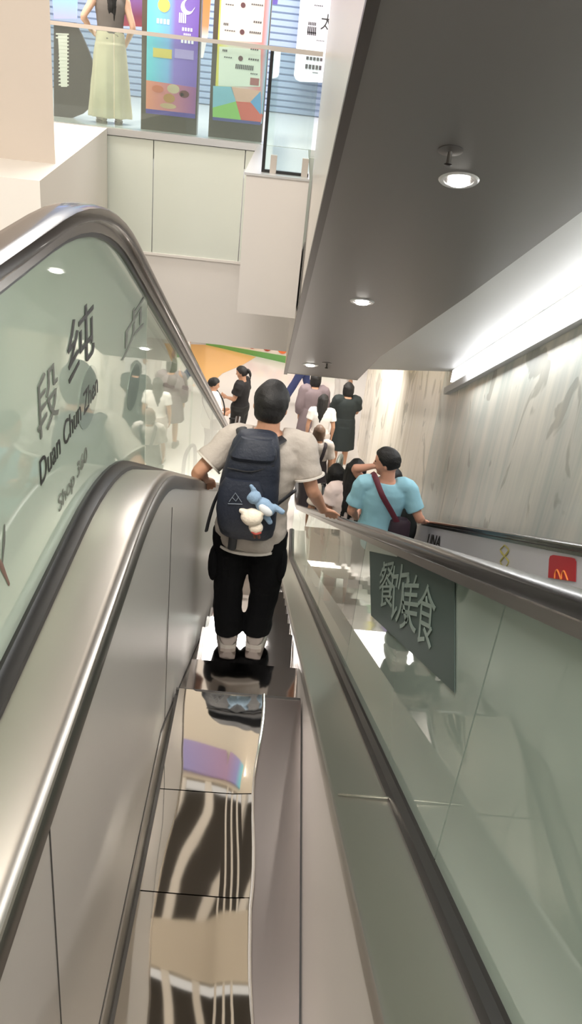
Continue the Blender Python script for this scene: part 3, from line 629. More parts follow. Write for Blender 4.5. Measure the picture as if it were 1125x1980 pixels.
def hand(bm, w, d, pn, side, k, curl=.35, spread=.10, fr=.0085):
    """palm, four unequal bent fingers and a thumb leaving the side of the palm; pn = way the palm faces"""
    d = V(d).normalized(); pn = V(pn); pn = (pn-d*pn.dot(d)).normalized(); th = d.cross(pn)*side      # th: towards the thumb
    loft(bm, [ring(w+d*k*t, th, pn, rx*k, ry*k, 12, 2.6) for t, rx, ry in ((-.02,.026,.02), (.0,.027,.019), (.03,.036,.017), (.06,.041,.015), (.085,.040,.013), (.094,.034,.009))])
    for off, ln in ((.030,.072), (.010,.080), (-.011,.074), (-.030,.058)):
        p = w+d*(.086*k)+th*off*k; a = 0; dd = (d+th*off*spread*14).normalized(); pts = [p-dd*.02*k, p]
        for f, c in ((.45, curl*.7), (.30, curl), (.25, curl*.8)):
            a += c; q = (dd*math.cos(a)+pn*math.sin(a)); p = p+q*ln*f*k; pts.append(p)
        tube(bm, pts, [fr*k]*3+[fr*.92*k, fr*.8*k], 8, 2)
    p = w+d*.022*k+th*.028*k; t1 = (th*.75+d*.65+pn*.15).normalized(); t2 = (th*.35+d*.9+pn*.3).normalized()
    tube(bm, [p-t1*.02*k, p+t1*.03*k, p+t1*.03*k+t2*.032*k, p+t1*.03*k+t2*.058*k], [.012*k, .011*k, .0095*k, .0085*k], 8, 2)
def head_shape(bm, J, k):
    k = k*J.get('hs', 1); up = J['up']; f = J['fwd']; x = f.cross(up).normalized(); h = J['head']
    def fn(d):
        s = 1.0
        w = 1-.26*max(0, -d.z-.15)*(1 if d.y > -.2 else .6)             # jaw narrows
        yy = d.y*(1.0 if d.y > 0 else 1.06)
        if d.z < -.3 and d.y < 0: yy *= 1-.45*(-d.z-.3)                   # nape
        g_ = 1+.34*max(0, d.z)*(1-max(0, d.z)); return V((d.x*w*g_, yy*g_, d.z))
    ellipsoid(bm, h, x, f, up, .074*k, .094*k, .116*k, 24, 16, fn)
    tube(bm, [h+f*.086*k+up*.018*k, h+f*.100*k-up*.012*k, h+f*.106*k-up*.026*k], [.008*k, .011*k, .014*k], 8, 2)     # nose
    for s in (-1, 1):
        ellipsoid(bm, h+x*s*.074*k-f*.012*k-up*.012*k, (x*s*.4-f*.9).normalized(), up, (x*s), .018*k, .030*k, .012*k, 10, 6)    # ears
        ellipsoid(bm, h+x*s*.032*k+f*.078*k+up*.022*k, x, f, up, .024*k, .012*k, .007*k, 8, 5)                       # brow
        ellipsoid(bm, h+x*s*.04*k+f*.06*k-up*.035*k, x, f, up, .026*k, .022*k, .026*k, 8, 5)                          # cheek
    for dz, r in ((-.058, .007), (-.069, .008)): ellipsoid(bm, h+f*.084*k+up*dz*k, x, f, up, .024*k, .012*k, r*k, 8, 5)   # lips
    ellipsoid(bm, h+f*.062*k-up*.097*k, x, f, up, .028*k, .024*k, .02*k, 8, 5)                                       # chin
    tube(bm, [J['neck']-up*.05*k, J['neck'].lerp(h, .55)-f*.012*k, h-up*.05*k-f*.01*k], [.062*k, .056*k, .06*k], 14, 3)
def hair_shape(bm, J, k, style):
    k = k*J.get('hs', 1); up = J['up']; f = J['fwd']; x = f.cross(up).normalized(); h = J['head']
    def fn(d):
        line = .42 if d.y > .55 else (-.12 if d.y > .05 else (J['nape'] if style == 'short' else -.6))
        if .05 < d.y <= .55: line = lerp(-.12, .42, (d.y-.05)/.5)
        if -.35 < d.y <= .05: line = lerp((J['nape'] if style == 'short' else -.6), -.12, (d.y+.35)/.4)
        m = max(0, min(1, (d.z-line)/.22)); s = lerp(.86, 1.10, m*m*(3-2*m))
        zz = 1.0
        yy = d.y*(1.0 if d.y > 0 else 1.06)
        if d.z < -.3 and d.y < 0: yy *= 1-.30*(-d.z-.3)
        g_ = 1+.34*max(0, d.z)*(1-max(0, d.z)); return V((d.x*s*1.02*g_, yy*s*g_, d.z*s*(1.0 if d.z < 0 else .99)))
    ellipsoid(bm, h, x, f, up, .077*k, .096*k, .120*k, 32, 22, fn)
    if style == 'bob':
        for a in range(-5, 6):
            t = a/5*1.9; q = h+x*math.sin(t)*.078*k-f*math.cos(t)*.085*k
            tube(bm, [q+up*.05*k, q-up*.04*k-f*.005*k, q-up*.11*k], [.022*k, .026*k, .016*k], 8, 2)
    if style == 'pony':
        q = h-f*.10*k+up*.035*k; tube(bm, [q+f*.02*k, q-f*.035*k, q-f*.055*k-up*.07*k, q-f*.045*k-up*.17*k], [.022*k, .026*k, .026*k, .008*k], 10, 3)
    if style == 'long':
        for a in range(-4, 5):
            t = a/4*1.5; q = h+x*math.sin(t)*.076*k-f*math.cos(t)*.088*k; l = .42+.05*((a*5) % 3-1)
            tube(bm, [q+up*.05*k, q-up*.10*k-f*.02*k, q-up*.28*k-f*.05*k, q-up*l*k-f*.045*k], [.026*k, .03*k, .028*k, .010*k], 8, 3)
def figure(label, base, rz=0, h=1.65, over=None, hair='short', hairm=None, skin=None, top=None, low=None, shoes=None, vox=.012, group=None, wide=1, world=False, curl=(.35,.35), cat='person', hand_fr=.0095, hs=1.0, nape=-.42, shw=1.1):
    k = h/1.7; t = thing('person', label, cat, base, rz, group)
    J = default_pose(); J.update(over or {})
    for n in list(J):
        v = V(J[n])
        if n in ('fwd', 'up') or n.startswith(('hdir', 'palm')): J[n] = v
        elif world and over and n in over: J[n] = v-V(base)
        else: J[n] = v*k
    J['hs'] = hs; J['nape'] = nape; J['k'] = k; J['fwd'].normalize(); J['up'] = (J['up']-J['fwd']*J['up'].dot(J['fwd'])).normalized()
    skin = skin or M_SKIN; hairm = hairm or M_HAIR
    # ---- body: one continuous surface
    b = NB(); torso(b, J, -.12, .53, 0, 14, wide=wide); head_shape(b, J, k)
    for s, n in ((-1,'L'), (1,'R')):
        tube(b, [J['hip'+n], J['hip'+n].lerp(J['knee'+n], .4), J['knee'+n], J['knee'+n].lerp(J['ank'+n], .35), J['ank'+n]], [.088*k, .078*k, .055*k, .056*k, .037*k], 14, 3)
        tube(b, [J['ank'+n]+V((0,0,.01)), J['ank'+n].lerp(J['toe'+n], .4)-V((0,0,.012*k)), J['toe'+n]], [.036*k, .034*k, .028*k], 10, 3)
        sh = J['sho'+n]; tube(b, [sh.lerp(J['neck'], .45)-V((0,0,.04*k)), sh, sh.lerp(J['elb'+n], .45), J['elb'+n], J['elb'+n].lerp(J['wri'+n], .3), J['wri'+n]], [.058*k, .056*k, .046*k, .038*k, .039*k, .026*k], 14, 3)
        hand(b, J['wri'+n], J['hdir'+n], J['palm'+n], -s, k, curl[0 if s < 0 else 1], fr=hand_fr)
    remesh('body', b, vox, skin, t, 2)
    # ---- eyes and mouth
    up = J['up']; f = J['fwd']; x = f.cross(up).normalized(); hh = J['head']
    for s in (-1, 1):
        b = NB(); ellipsoid(b, hh+(x*s*.032*k+f*.083*k+up*.008*k)*hs, x, f, up, .013*k, .007*k, .007*k, 8, 6); build('eye', b, M_EYE, t, local=True)
    b = NB(); hair_shape(b, J, k, hair); remesh('hair', b, max(vox*.8, .007), hairm, t, 1, .004*k, 22)
    # ---- clothes
    if top:
        b = NB(); g = top.get('loose', .016); torso(b, J, top.get('hem', -.06), .512, g, 14, top.get('flare', 0), wide=wide)
        sl = top.get('sleeve', .62)
        for s, n in ((-1,'L'), (1,'R')):
            sh, el, wr = J['sho'+n], J['elb'+n], J['wri'+n]
            pts = [sh.lerp(J['neck'], .5)-V((0,0,.035*k)), sh+V((0,0,.004*k))]
            rr = [(.060+g)*k, (.058+g)*k]
            if sl <= 1:
                if sl > .05: pts += [sh.lerp(el, sl*.5), sh.lerp(el, sl)]; rr += [(.056+g)*k, (.055+g*1.3)*k]
            else: pts += [sh.lerp(el, .5), el, el.lerp(wr, (sl-1)*.5), el.lerp(wr, sl-1)]; rr += [(.052+g)*k, (.046+g)*k, (.042+g)*k, (.034+g)*k]
            tube(b, pts, rr, 16, 3, round_ends=False)
        remesh(top.get('name', 'shirt'), b, vox, top['mat'], t, 3, top.get('jit', .006)*k, 9)
    if low:
        b = NB(); kind = low.get('kind', 'trousers'); g = low.get('loose', .016)
        if kind == 'trousers':
            torso(b, J, -.13, .07, low.get('tl', g), 8, wide=wide); e = low.get('len', .97)
            for s, n in ((-1,'L'), (1,'R')):
                H, K, A = J['hip'+n], J['knee'+n], J['ank'+n]; fl = low.get('flare', .02)
                tube(b, [H+V((0,0,.02*k)), H.lerp(K, .4), K, K.lerp(A, .5*e), K.lerp(A, e)], [(.094+g)*k, (.086+g)*k, (.064+g)*k, (.056+g+fl*.5)*k, (.046+g+fl)*k], 16, 4, round_ends=False)
        else:
            m = (J['ankL']+J['ankR'])/2; c0, d0 = spine_at(J, low.get('top', .14)); xa = (J['hipR']-J['hipL']).normalized(); ya = V((0,0,1)).cross(xa)
            torso(b, J, -.06, low.get('top', .14), g, 8)
            c1, _ = spine_at(J, -.02); zend = low.get('hem', .45)*k; n = 10
            rr = []
            for i in range(n+1):
                q = i/n; c2 = c1.lerp(V((m.x, m.y, zend)), q); w_ = lerp(.172+g, low.get('w', .24), q**.8)*k
                pts = ring(c2, xa, ya, w_, w_*.8, 40); cc = c2
                rr.append([cc+(p-cc)*(1+low.get('pleat', .03)*q*math.sin(j*2*math.pi*9/40)) for j, p in enumerate(pts)])
            loft(b, rr)
        remesh(low.get('name', kind), b, vox, low['mat'], t, 2, low.get('jit', .005)*k, 8)
    if shoes:
        for s, n in ((-1,'L'), (1,'R')):
            A, T = J['ank'+n], J['toe'+n]; d = V((T.x-A.x, T.y-A.y, 0)).normalized(); sx = d.cross(V((0,0,1))); z0 = T.z-.03*k
            b = NB(); rr = []
            for u, w_, hh_, dz in ((-.075,.022,.030,0), (-.062,.034,.048,0), (-.02,.038,.052,0), (.04,.042,.044,0), (.10,.047,.034,0), (.15,.044,.026,0), (.185,.030,.020,0), (.197,.012,.012,0)):
                c = V((A.x, A.y, z0+.022*k+hh_*k))+d*u*k; rr.append(ring(c, sx, V((0,0,1)), w_*k*shw, hh_*k, 16, 2.6))
            loft(b, rr); so = build('shoe', b, shoes, t, local=True)
            b = NB(); prism(b, [V((A.x, A.y, z0))+d*u*k+sx*w_*k*shw for u, w_ in ((-.08,.012),(-.07,.032),(0,.038),(.09,.048),(.15,.046),(.19,.03),(.203,0),(.19,-.03),(.15,-.046),(.09,-.048),(0,-.038),(-.07,-.032),(-.08,-.012))], (0, 0, .026*k)); s2 = build('sole', b, mat('sole_grey', (168,160,152), .6), so, local=True, smooth=False)
    t['_k'] = k; return t, J
def W(t, p): return wmat(t) @ V(p)
def strap(name, pts, w, th, m, parent, ref=None, k=4):
    b = NB(); tube(b, pts, w, 8, k, True, th/w, ref); return build(name, b, m, parent)
M_TEE = mat('tee_grey', (170,161,152), .85, fabric=.25, nscale=70); M_TEEB = mat('tee_trim', (196,189,180), .85)
M_TRB = mat('trouser_black', (7,7,9), .9, spec=.15, fabric=.2, nscale=40); M_SHOE = mat('shoe_grey', (150,140,134), .7)
M_NAVY = mat('pack_navy', (26,32,46), .6, fabric=.3, nscale=60); M_NAVYD = mat('pack_strap', (16,17,22), .6)
# ---------------- the man on the steps
B0 = V((-.04, 4.06, -3.25))
over = dict(pelvis=(-.045,4.10,-2.42), waist=(-.035,4.10,-2.28), chest=(-.01,4.115,-2.02), neck=(.0,4.12,-1.795), head=(.004,4.165,-1.672), fwd=(.22,.95,-.12),
    hipL=(-.145,4.10,-2.44), hipR=(.055,4.10,-2.44), kneeL=(-.150,4.13,-2.86), kneeR=(.066,4.13,-2.86), ankL=(-.128,4.12,-3.165), ankR=(.042,4.14,-3.165), toeL=(-.145,4.29,-3.22), toeR=(.055,4.31,-3.22),
    shoL=(-.185,4.12,-1.865), shoR=(.19,4.12,-1.865))
over['elbL'] = AY(384,912,4.02); over['wriL'] = AY(396,928,4.17); over['hdirL'] = (.15,.85,-.45); over['palmL'] = (.1,-.45,-.9)
over['elbR'] = AY(603,946,4.06); over['wriR'] = AY(624,986,4.27); over['hdirR'] = V((.475,4.44,-2.46))-over['wriR']; over['palmR'] = (.2,-.3,-.95)
man, JM = figure('man in pale grey t-shirt and baggy black trousers seen from behind on the steps', B0, 0, 1.70, over, 'short', M_HAIR, mat('skin_man', (186,138,112), .5), dict(mat=M_TEE, hem=-.075, loose=.018, sleeve=.72, jit=.012, flare=.012, name='t_shirt'),
    dict(mat=M_TRB, loose=.024, tl=.006, flare=.016, len=1.0, jit=.008), M_SHOE, vox=.0075, world=True, hs=1.08, nape=-.72, shw=1.45, curl=(.55,.28), wide=1.08, hand_fr=.0095)
# thigh pockets and pale hems
for s, c in ((-1, V((-.245,4.09,-2.66))), (1, V((.15,4.09,-2.62)))):
    b = NB(); ellipsoid(b, c-B0, V((0,1,0)), V((0,0,1)), V((1,0,0)), .075, .12, .034, 14, 8); build('pocket', b, M_TRB, man, local=True)
def hemring(u, grow, dz, nm):
    c, d = spine_at(JM, u); xa = (JM['hipR']-JM['hipL']).normalized(); ya = d.cross(xa); rx, ry = tor_r(u); rx *= 1.08; ry *= 1.08
    b = NB(); loft(b, [ring(c+d*z, xa, ya, rx+grow, ry+grow, 32, 2.3) for z in (-dz, dz)]); build(nm, b, M_TEEB, man, local=True, label='paler hem of the t-shirt')
hemring(-.078, .037, .008, 'hem')
for n in 'LR':
    sh, el = JM['sho'+n], JM['elb'+n]; d = (el-sh).normalized(); c = sh.lerp(el, .72); u_ = d.orthogonal().normalized()
    b = NB(); loft(b, [ring(c+d*z, u_, d.cross(u_), .088, .088, 24) for z in (-.005, .005)]); build('sleeve_hem', b, M_TEEB, man, local=True, label='paler hem of the sleeve')
# ---------------- backpack
bpk = thing('backpack', 'navy blue backpack on the back of the man in the grey t-shirt', 'backpack', (-.05, 3.93, -2.4))
def pack(bm, rows, dy=0, pw=3.2, n=28):
    rr = []
    for px, py, hw, dp, y in rows:
        c = AY(px, py, y+dy); s_ = hw/370.0; rr.append(ring(c, V((1,0,0)), V((0,1,-.12)).normalized(), s_, dp, n, pw))
    return loft(bm, rr)
b = NB(); pack(b, [(502,832,20,.03,3.97),(500,838,36,.06,3.96),(496,856,45,.085,3.945),(490,890,53,.105,3.935),(483,930,58,.115,3.93),(478,975,61,.12,3.93),(476,1008,60,.115,3.93),(477,1028,54,.09,3.935),(478,1038,42,.05,3.94)])
main = remesh('main_bag', b, .009, M_NAVY, bpk, 3, .004, 14, local=False)
b = NB(); pack(b, [(497,846,30,.05,3.91),(494,868,42,.075,3.895),(490,880,45,.08,3.89),(488,888,42,.06,3.895)], 0); build('lid', b, M_NAVY, bpk)
b = NB(); pack(b, [(470,925,34,.05,3.845),(467,945,44,.065,3.84),(464,985,47,.07,3.838),(464,1012,44,.06,3.845),(465,1026,36,.04,3.85)], 0); build('front_pocket', b, M_NAVY, bpk)
strap('zip', [AY(440,905,3.83), AY(486,912,3.82), AY(530,900,3.85)], .004, .004, M_NAVYD, bpk)
strap('shoulder_strap', [AY(474,852,3.97), AY(468,836,4.01), AY(466,828,4.10), AY(463,838,4.22)], .030, .009, M_NAVYD, bpk, (1,0,0))
strap('shoulder_strap', [AY(524,862,3.97), AY(540,852,4.02), AY(553,846,4.12), AY(556,856,4.23)], .026, .009, M_NAVYD, bpk, (1,0,0))
strap('lower_strap', [AY(528,982,3.96), AY(548,966,3.98), AY(566,952,4.05), AY(572,948,4.15)], .011, .004, M_NAVYD, bpk)
strap('hanging_strap', [AY(424,950,3.90), AY(413,975,3.88), AY(404,1005,3.88), AY(399,1026,3.88)], .012, .004, M_NAVYD, bpk)
strap('belt_tab', [AY(452,1026,3.90), AY(450,1045,3.92), AY(448,1060,3.94)], .024, .006, M_NAVYD, bpk, (1,0,0))
for pts in ([(443,970),(455,953),(467,971)], [(449,962),(456,969),(461,961)], [(441,974),(468,975)]): strap('mountain_logo', [AY(*p, 3.765) for p in pts], .0022, .002, mat('logo_grey', (120,128,138), .5), bpk, None, 1)
def plush(label, px, body_m, head_m, sc_, y, loopm, blue):
    c = AY(*px, y); t = thing('plush_charm', label, 'plush toy', c); x, yv, z = V((1,0,0)), V((0,1,0)), V((0,0,1))
    if blue:
        tl = (x*.75-z*.65).normalized(); n_ = yv.cross(tl)
        b = NB(); ellipsoid(b, c, tl, yv, n_, .055*sc_, .035*sc_, .036*sc_); ellipsoid(b, c-tl*.07*sc_, tl, yv, n_, .034*sc_, .032*sc_, .034*sc_)
        for s in (-1, 1): tube(b, [c-tl*.085*sc_+n_*s*.02*sc_, c-tl*.12*sc_+n_*s*.03*sc_], [.014*sc_, .009*sc_], 8, 2); tube(b, [c+tl*.03*sc_+n_*s*.03*sc_, c+tl*.075*sc_+n_*s*.04*sc_], [.016*sc_, .013*sc_], 8, 2)
        remesh('plush_body', b, .005, body_m, t, 2, .002, 40, local=False)
        b = NB(); ellipsoid(b, c-yv*.022*sc_+tl*.005*sc_, tl, yv, n_, .04*sc_, .02*sc_, .022*sc_); build('belly', b, head_m, t)
    else:
        b = NB(); ellipsoid(b, c, x, yv, z, .052*sc_, .04*sc_, .042*sc_); ellipsoid(b, c-z*.052*sc_+x*.022*sc_, x, yv, z, .034*sc_, .03*sc_, .03*sc_)
        for s in (-1, 1): tube(b, [c+x*s*.03*sc_+z*.02*sc_, c+x*s*.052*sc_+z*.03*sc_], [.018*sc_, .012*sc_], 8, 2)
        remesh('plush_body', b, .005, body_m, t, 2, .002, 40, local=False)
        b = NB(); tube(b, [c-z*.066*sc_+x*.006*sc_-yv*.02*sc_, c-z*.07*sc_+x*.024*sc_-yv*.03*sc_, c-z*.066*sc_+x*.046*sc_-yv*.02*sc_], .005*sc_, 6, 2); build('scarf', b, mat('plush_red', (150,60,52), .8), t)
        for dx in (.015, .035): b = NB(); tube(b, [c-z*.08*sc_+x*dx*sc_, c-z*.105*sc_+x*(dx+.006)*sc_], .007*sc_, 6, 1); build('foot', b, mat('plush_brown', (112,74,62), .8), t)
    b = NB(); tube(b, [c+V((-.03,.03,.05)), c+V((-.01,.01,.03)), c], .004, 6, 2); build('loop', b, loopm, t)
plush('pale blue plush toy hanging on the right of the navy backpack', (512,980), mat('plush_blue', (128,152,176), .9, fabric=.4, nscale=90), mat('plush_white', (206,208,210), .9), 1.15, 3.79, M_NAVYD, True)
plush('cream white plush toy hanging at the bottom of the navy backpack', (487,1000), mat('plush_cream', (222,210,192), .9, fabric=.4, nscale=90), None, 1.15, 3.76, M_NAVYD, False)
# ---------------- people on the second escalator
def astep(n): return -.98-.2153*n
bx_ = V((AY(748,893,5.75).x+.02, 5.74, astep(15)))
ov = dict(fwd=(-.88,.42,-.12), head=(-.02,.01,1.585), elbR=(.30,-.08,1.16), wriR=(.385,.12,1.02), hdirR=(.25,.9,-.4), palmR=(0,-.3,-.95), elbL=(-.24,.02,1.12), wriL=(-.17,.19,.96), hdirL=(.3,.9,.1), palmL=(.9,0,.1))
blue, JB = figure('person in light blue t-shirt on the second escalator, head turned left', bx_, 0, 1.64, ov, 'short', M_HAIR, M_SKIN2, dict(mat=mat('tee_blue', (146,194,210), .85, fabric=.2), loose=.018, sleeve=.75, hem=-.1, flare=.01, name='t_shirt'), dict(mat=M_TRB), M_SHOE, vox=.009, wide=.98)
bg = thing('shoulder_bag', 'dark maroon shoulder bag worn across the back of the person in light blue', 'bag', bx_+V((.16,-.12,.95)))
b = NB(); c = bx_+V((.145,-.12,.92)); loft(b, [ring(c+V((0,0,z)), (1,0,0), (0,1,0), w_, d_, 20, 3) for z, w_, d_ in ((-.2,.06,.03),(-.18,.085,.05),(0,.09,.06),(.17,.08,.05),(.2,.05,.03))]); build('bag_body', b, mat('bag_plum', (44,28,40), .6), bg)
strap('bag_strap', [bx_+V(p) for p in ((.12,-.15,1.09),(.05,-.165,1.20),(-.04,-.165,1.33),(-.10,-.06,1.425),(-.11,.06,1.40))], .022, .006, mat('strap_maroon', (92,32,48), .6), bg, (1,0,0))
px_ = V((1.10, 6.34, astep(17)))
figure('person in dark clothes just ahead of the light blue t-shirt on the second escalator', px_, 0, 1.62, dict(fwd=(.1,1,-.3)), 'short', M_HAIR, M_SKIN, dict(mat=mat('jacket_dark', (38,42,40), .8), sleeve=1.8, loose=.02, name='jacket'), dict(mat=M_TRB), M_SHOE)
wx = V((.80, 6.52, astep(17)))
figure('person with long black hair and pale top on the second escalator, arm raised', wx, 0, 1.58, dict(fwd=(.3,.95,-.1), elbR=(AY(686,907,6.42)-wx)/(1.58/1.7), wriR=(AY(724,901,6.36)-wx)/(1.58/1.7), hdirR=(.9,-.2,.15), palmR=(0,-1,0)), 'long', M_HAIR, M_SKIN2, dict(mat=mat('top_pale', (226,206,200), .85, fabric=.2), sleeve=.5, loose=.03, flare=.03, name='blouse'), dict(mat=mat('skirt_pale', (214,206,200), .85), kind='skirt', hem=.5, w=.22), M_SHOE, vox=.010)
dx_ = V((.74, 7.66, astep(20)))
pp, _ = figure('black haired person farthest down the second escalator, carrying a black backpack', dx_, 0, 1.62, None, 'bob', M_HAIR, M_SKIN, dict(mat=mat('top_sand', (222,210,196), .85), sleeve=.6, name='t_shirt'), dict(mat=mat('trouser_sand', (214,196,176), .85)), M_SHOE)
bk = thing('backpack', 'black backpack on the farthest person on the second escalator', 'backpack', dx_+V((0,-.2,1.1)))
b = NB(); c = dx_+V((-.02,-.21,1.16)); loft(b, [ring(c+V((0,0,z)), (1,0,0), (0,1,0), w_, d_, 20, 3) for z, w_, d_ in ((-.24,.10,.05),(-.2,.15,.09),(0,.15,.10),(.16,.13,.09),(.22,.08,.05))]); build('main_bag', b, M_BLACK, bk)
for s in (-1, 1): strap('shoulder_strap', [c+V((s*.09,.05,.18)), c+V((s*.10,.14,.27)), c+V((s*.11,.25,.2))], .022, .006, M_BLACK, bk, (1,0,0))
# ---------------- people on the lower floor
F = -6.5
def at_head(px, py, h): p = AZ(px, py, F+h); p.z = F; return p
M_WHT = mat('cotton_white', (232,228,224), .85, fabric=.15); M_BLK = mat('cotton_black', (22,20,22), .8)
p = at_head(412, 731, 1.62)
t, J = figure('person in loose white shirt with black strap standing by the left handrail', p, math.radians(-70), 1.62, dict(fwd=(.1,1,-.25), elbR=(.22,.04,1.12), wriR=(.12,.22,1.06), hdirR=(-.4,.9,.2), elbL=(-.22,.04,1.12), wriL=(-.12,.24,1.05), hdirL=(.4,.9,.1)), 'short', M_HAIR, M_SKIN, dict(mat=M_WHT, sleeve=.8, loose=.05, flare=.03, hem=-.12), dict(mat=M_BLK), M_SHOE)
cb = thing('crossbody_bag', 'black crossbody bag on the person in the loose white shirt', 'bag', p+V((0,-.1,.9)))
def on(t, q): return W(t, V(q)*(t['_k']))
strap('bag_strap', [on(t, q) for q in ((-.15,.10,1.44),(.02,.19,1.30),(.16,.20,1.10),(.23,.10,.98),(.2,-.05,1.0))], .02, .006, M_BLACK, cb); strap('bag_strap', [on(t, q) for q in ((-.15,.10,1.44),(-.12,-.06,1.45),(.02,-.18,1.3),(.2,-.08,1.02))], .02, .006, M_BLACK, cb)
b = NB(); c = on(t, (.26,.02,.93)); loft(b, [ring(c+V((0,0,z)), (1,0,0), (0,1,0), .09, .05, 16, 3) for z in (-.08,-.06,.06,.08)]); build('bag_body', b, M_BLACK, cb)
sg_ = V((p.x+.42, p.y-.25, F))
su = thing('suitcase', 'silver grey suitcase with raised pull handle between two people at the left', 'suitcase', sg_)
b = NB(); loft(b, [ring(sg_+V((0,0,z)), (1,0,0), (0,1,0), w_, d_, 24, 5) for z, w_, d_ in ((.05,.17,.10),(.07,.185,.115),(.56,.185,.115),(.58,.17,.10))]); build('shell', b, mat('case_silver', (176,180,184), .3, .3), su)
for s in (-1, 1):
    build('handle_rod', tube(NB(), [sg_+V((s*.08,.08,.57)), sg_+V((s*.08,.08,1.0))], .011, 8, 1), M_TRACK, su)
    for q in (-1, 1): b = NB(); ellipsoid(b, sg_+V((s*.14,q*.08,.028)), (1,0,0), (0,1,0), (0,0,1), .018, .028, .028, 10, 6); build('wheel', b, M_BLACK, su)
build('pull_handle', tube(NB(), [sg_+V((-.09,.08,1.0)), sg_+V((.09,.08,1.0))], .016, 8, 1), M_BLACK, su)
p = at_head(470, 709, 1.64)
figure('person in black with a ponytail facing the person in white', p, math.radians(75), 1.64, dict(fwd=(0,1,-.25), elbL=(-.2,.06,1.13), wriL=(-.1,.24,1.1), hdirL=(.3,.9,.2)), 'pony', M_HAIR, M_SKIN, dict(mat=M_BLK, sleeve=.6, loose=.035, name='blouse'), dict(mat=mat('trouser_wide_black', (26,25,24), .8), loose=.05, flare=.05), M_SHOE)
p = AZ(584, 779, F)
figure('person in blue jeans walking past below the end of the dark soffit', p, math.radians(80), 1.70, dict(kneeL=(-.09,.16,.52), ankL=(-.09,.34,.12), toeL=(-.10,.50,.07), kneeR=(.09,-.02,.49), ankR=(.09,-.26,.12), toeR=(.10,-.10,.04)), 'short', M_HAIR, M_SKIN, dict(mat=M_BLK), dict(mat=mat('denim', (66,76,122), .85, fabric=.2)), M_BLACK)
p = at_head(612, 722, 1.66)
figure('person in long mauve grey coat with pale trousers seen from behind', p, 0, 1.66, None, 'bob', M_HAIR, M_SKIN, dict(mat=mat('coat_mauve', (128,114,118), .85), sleeve=1.8, loose=.04, name='coat'), dict(kind='skirt', name='coat_skirt', mat=mat('coat_mauve', (128,114,118), .85), hem=.55, w=.26, loose=.045), M_SHOE)
p = at_head(627, 764, 1.55)
figure('person with long dark hair and white top standing before the mauve coat', p, 0, 1.55, dict(fwd=(.4,.9,0)), 'long', M_HAIR, M_SKIN, dict(mat=M_WHT, sleeve=.6), dict(mat=mat('trouser_greige', (206,196,190), .85), loose=.03), M_SHOE)
p = at_head(676, 741, 1.64)
figure('person in a dark knee length dress with bobbed hair beside the mural wall', p, math.radians(8), 1.64, dict(elbL=(-.22,.08,1.13), wriL=(-.16,.28,1.08), hdirL=(.1,1,0), elbR=(.22,.06,1.13), wriR=(.16,.26,1.08), hdirR=(-.1,1,0)), 'bob', M_HAIR, M_SKIN, dict(mat=mat('dress_black', (34,42,42), .8), sleeve=.7, loose=.035, name='dress'), dict(kind='skirt', name='dress_skirt', mat=mat('dress_black', (34,42,42), .8), hem=.46, w=.25, loose=.04), mat('shoe_white', (226,222,216), .6))
p = at_head(619, 824, 1.60)
t, J = figure('person with brown hair in grey t-shirt and dark pinafore below the man', p, 0, 1.60, None, 'bob', M_HAIRB, M_SKIN, dict(mat=mat('tee_stone', (190,182,176), .85), sleeve=.8, loose=.03), dict(kind='skirt', name='pinafore', mat=mat('pinafore_dark', (46,40,46), .8), hem=.25, w=.25, top=.22, loose=.035), M_SHOE)
for s in (-1, 1): strap('pinafore_strap', [V(q)*t['_k'] for q in ((s*.05,-.165,1.14),(s*.09,-.165,1.27),(s*.12,-.10,1.42),(s*.12,.03,1.455),(s*.11,.14,1.36),(s*.09,.165,1.16))], .026, .007, mat('pinafore_dark', (46,40,46), .8), None, (1,0,0)) if False else None
for s in (-1, 1):
    b = NB(); tube(b, [V(q)*t['_k'] for q in ((s*.05,-.165,1.12),(s*.09,-.165,1.27),(s*.12,-.11,1.42),(s*.12,.03,1.465),(s*.11,.14,1.36),(s*.09,.165,1.14))], .026, 8, 4, True, .3, (1,0,0)); build('pinafore_strap', b, mat('pinafore_dark', (46,40,46), .8), t, local=True)
p = AZ(652, 800, F)
figure('person in grey top and white trousers partly hidden behind the dark dress', p, math.radians(-60), 1.66, None, 'short', M_HAIR, M_SKIN, dict(mat=mat('top_taupe', (150,140,140), .85), sleeve=.7), dict(mat=M_WHT, loose=.02), M_SHOE)
p = AZ(350, 753, F)
figure('person in pale green trousers seen through the left glass on the lower floor', p, math.radians(60), 1.68, dict(kneeL=(-.09,.10,.50), ankL=(-.09,.20,.09), toeL=(-.10,.36,.04), ankR=(.09,-.16,.11), toeR=(.10,.0,.03)), 'short', M_HAIR, M_SKIN, dict(mat=M_WHT), dict(mat=mat('trouser_sage', (196,200,186), .85), loose=.03, flare=.02), M_SHOE)
# ---------------- person upstairs
p = AZ(214, 238, ZU)
figure('person in black vest and long beige skirt standing behind the upper glass railing', p, math.radians(20), 1.66, dict(elbL=(-.33,-.06,1.16), wriL=(-.22,.10,1.02), hdirL=(.8,.4,-.3), elbR=(.27,-.05,1.10), wriR=(.20,.12,.88), hdirR=(-.5,.5,-.6)), 'long', M_HAIR, mat('skin_pale', (218,178,154), .5), dict(mat=mat('vest_grey', (112,106,102), .8), sleeve=0, loose=.014, hem=.02, name='vest'), dict(kind='skirt', name='long_skirt', mat=mat('skirt_beige', (208,198,172), .85), hem=.07, w=.27, top=.12, pleat=.09), mat('shoe_beige', (206,194,178), .6))


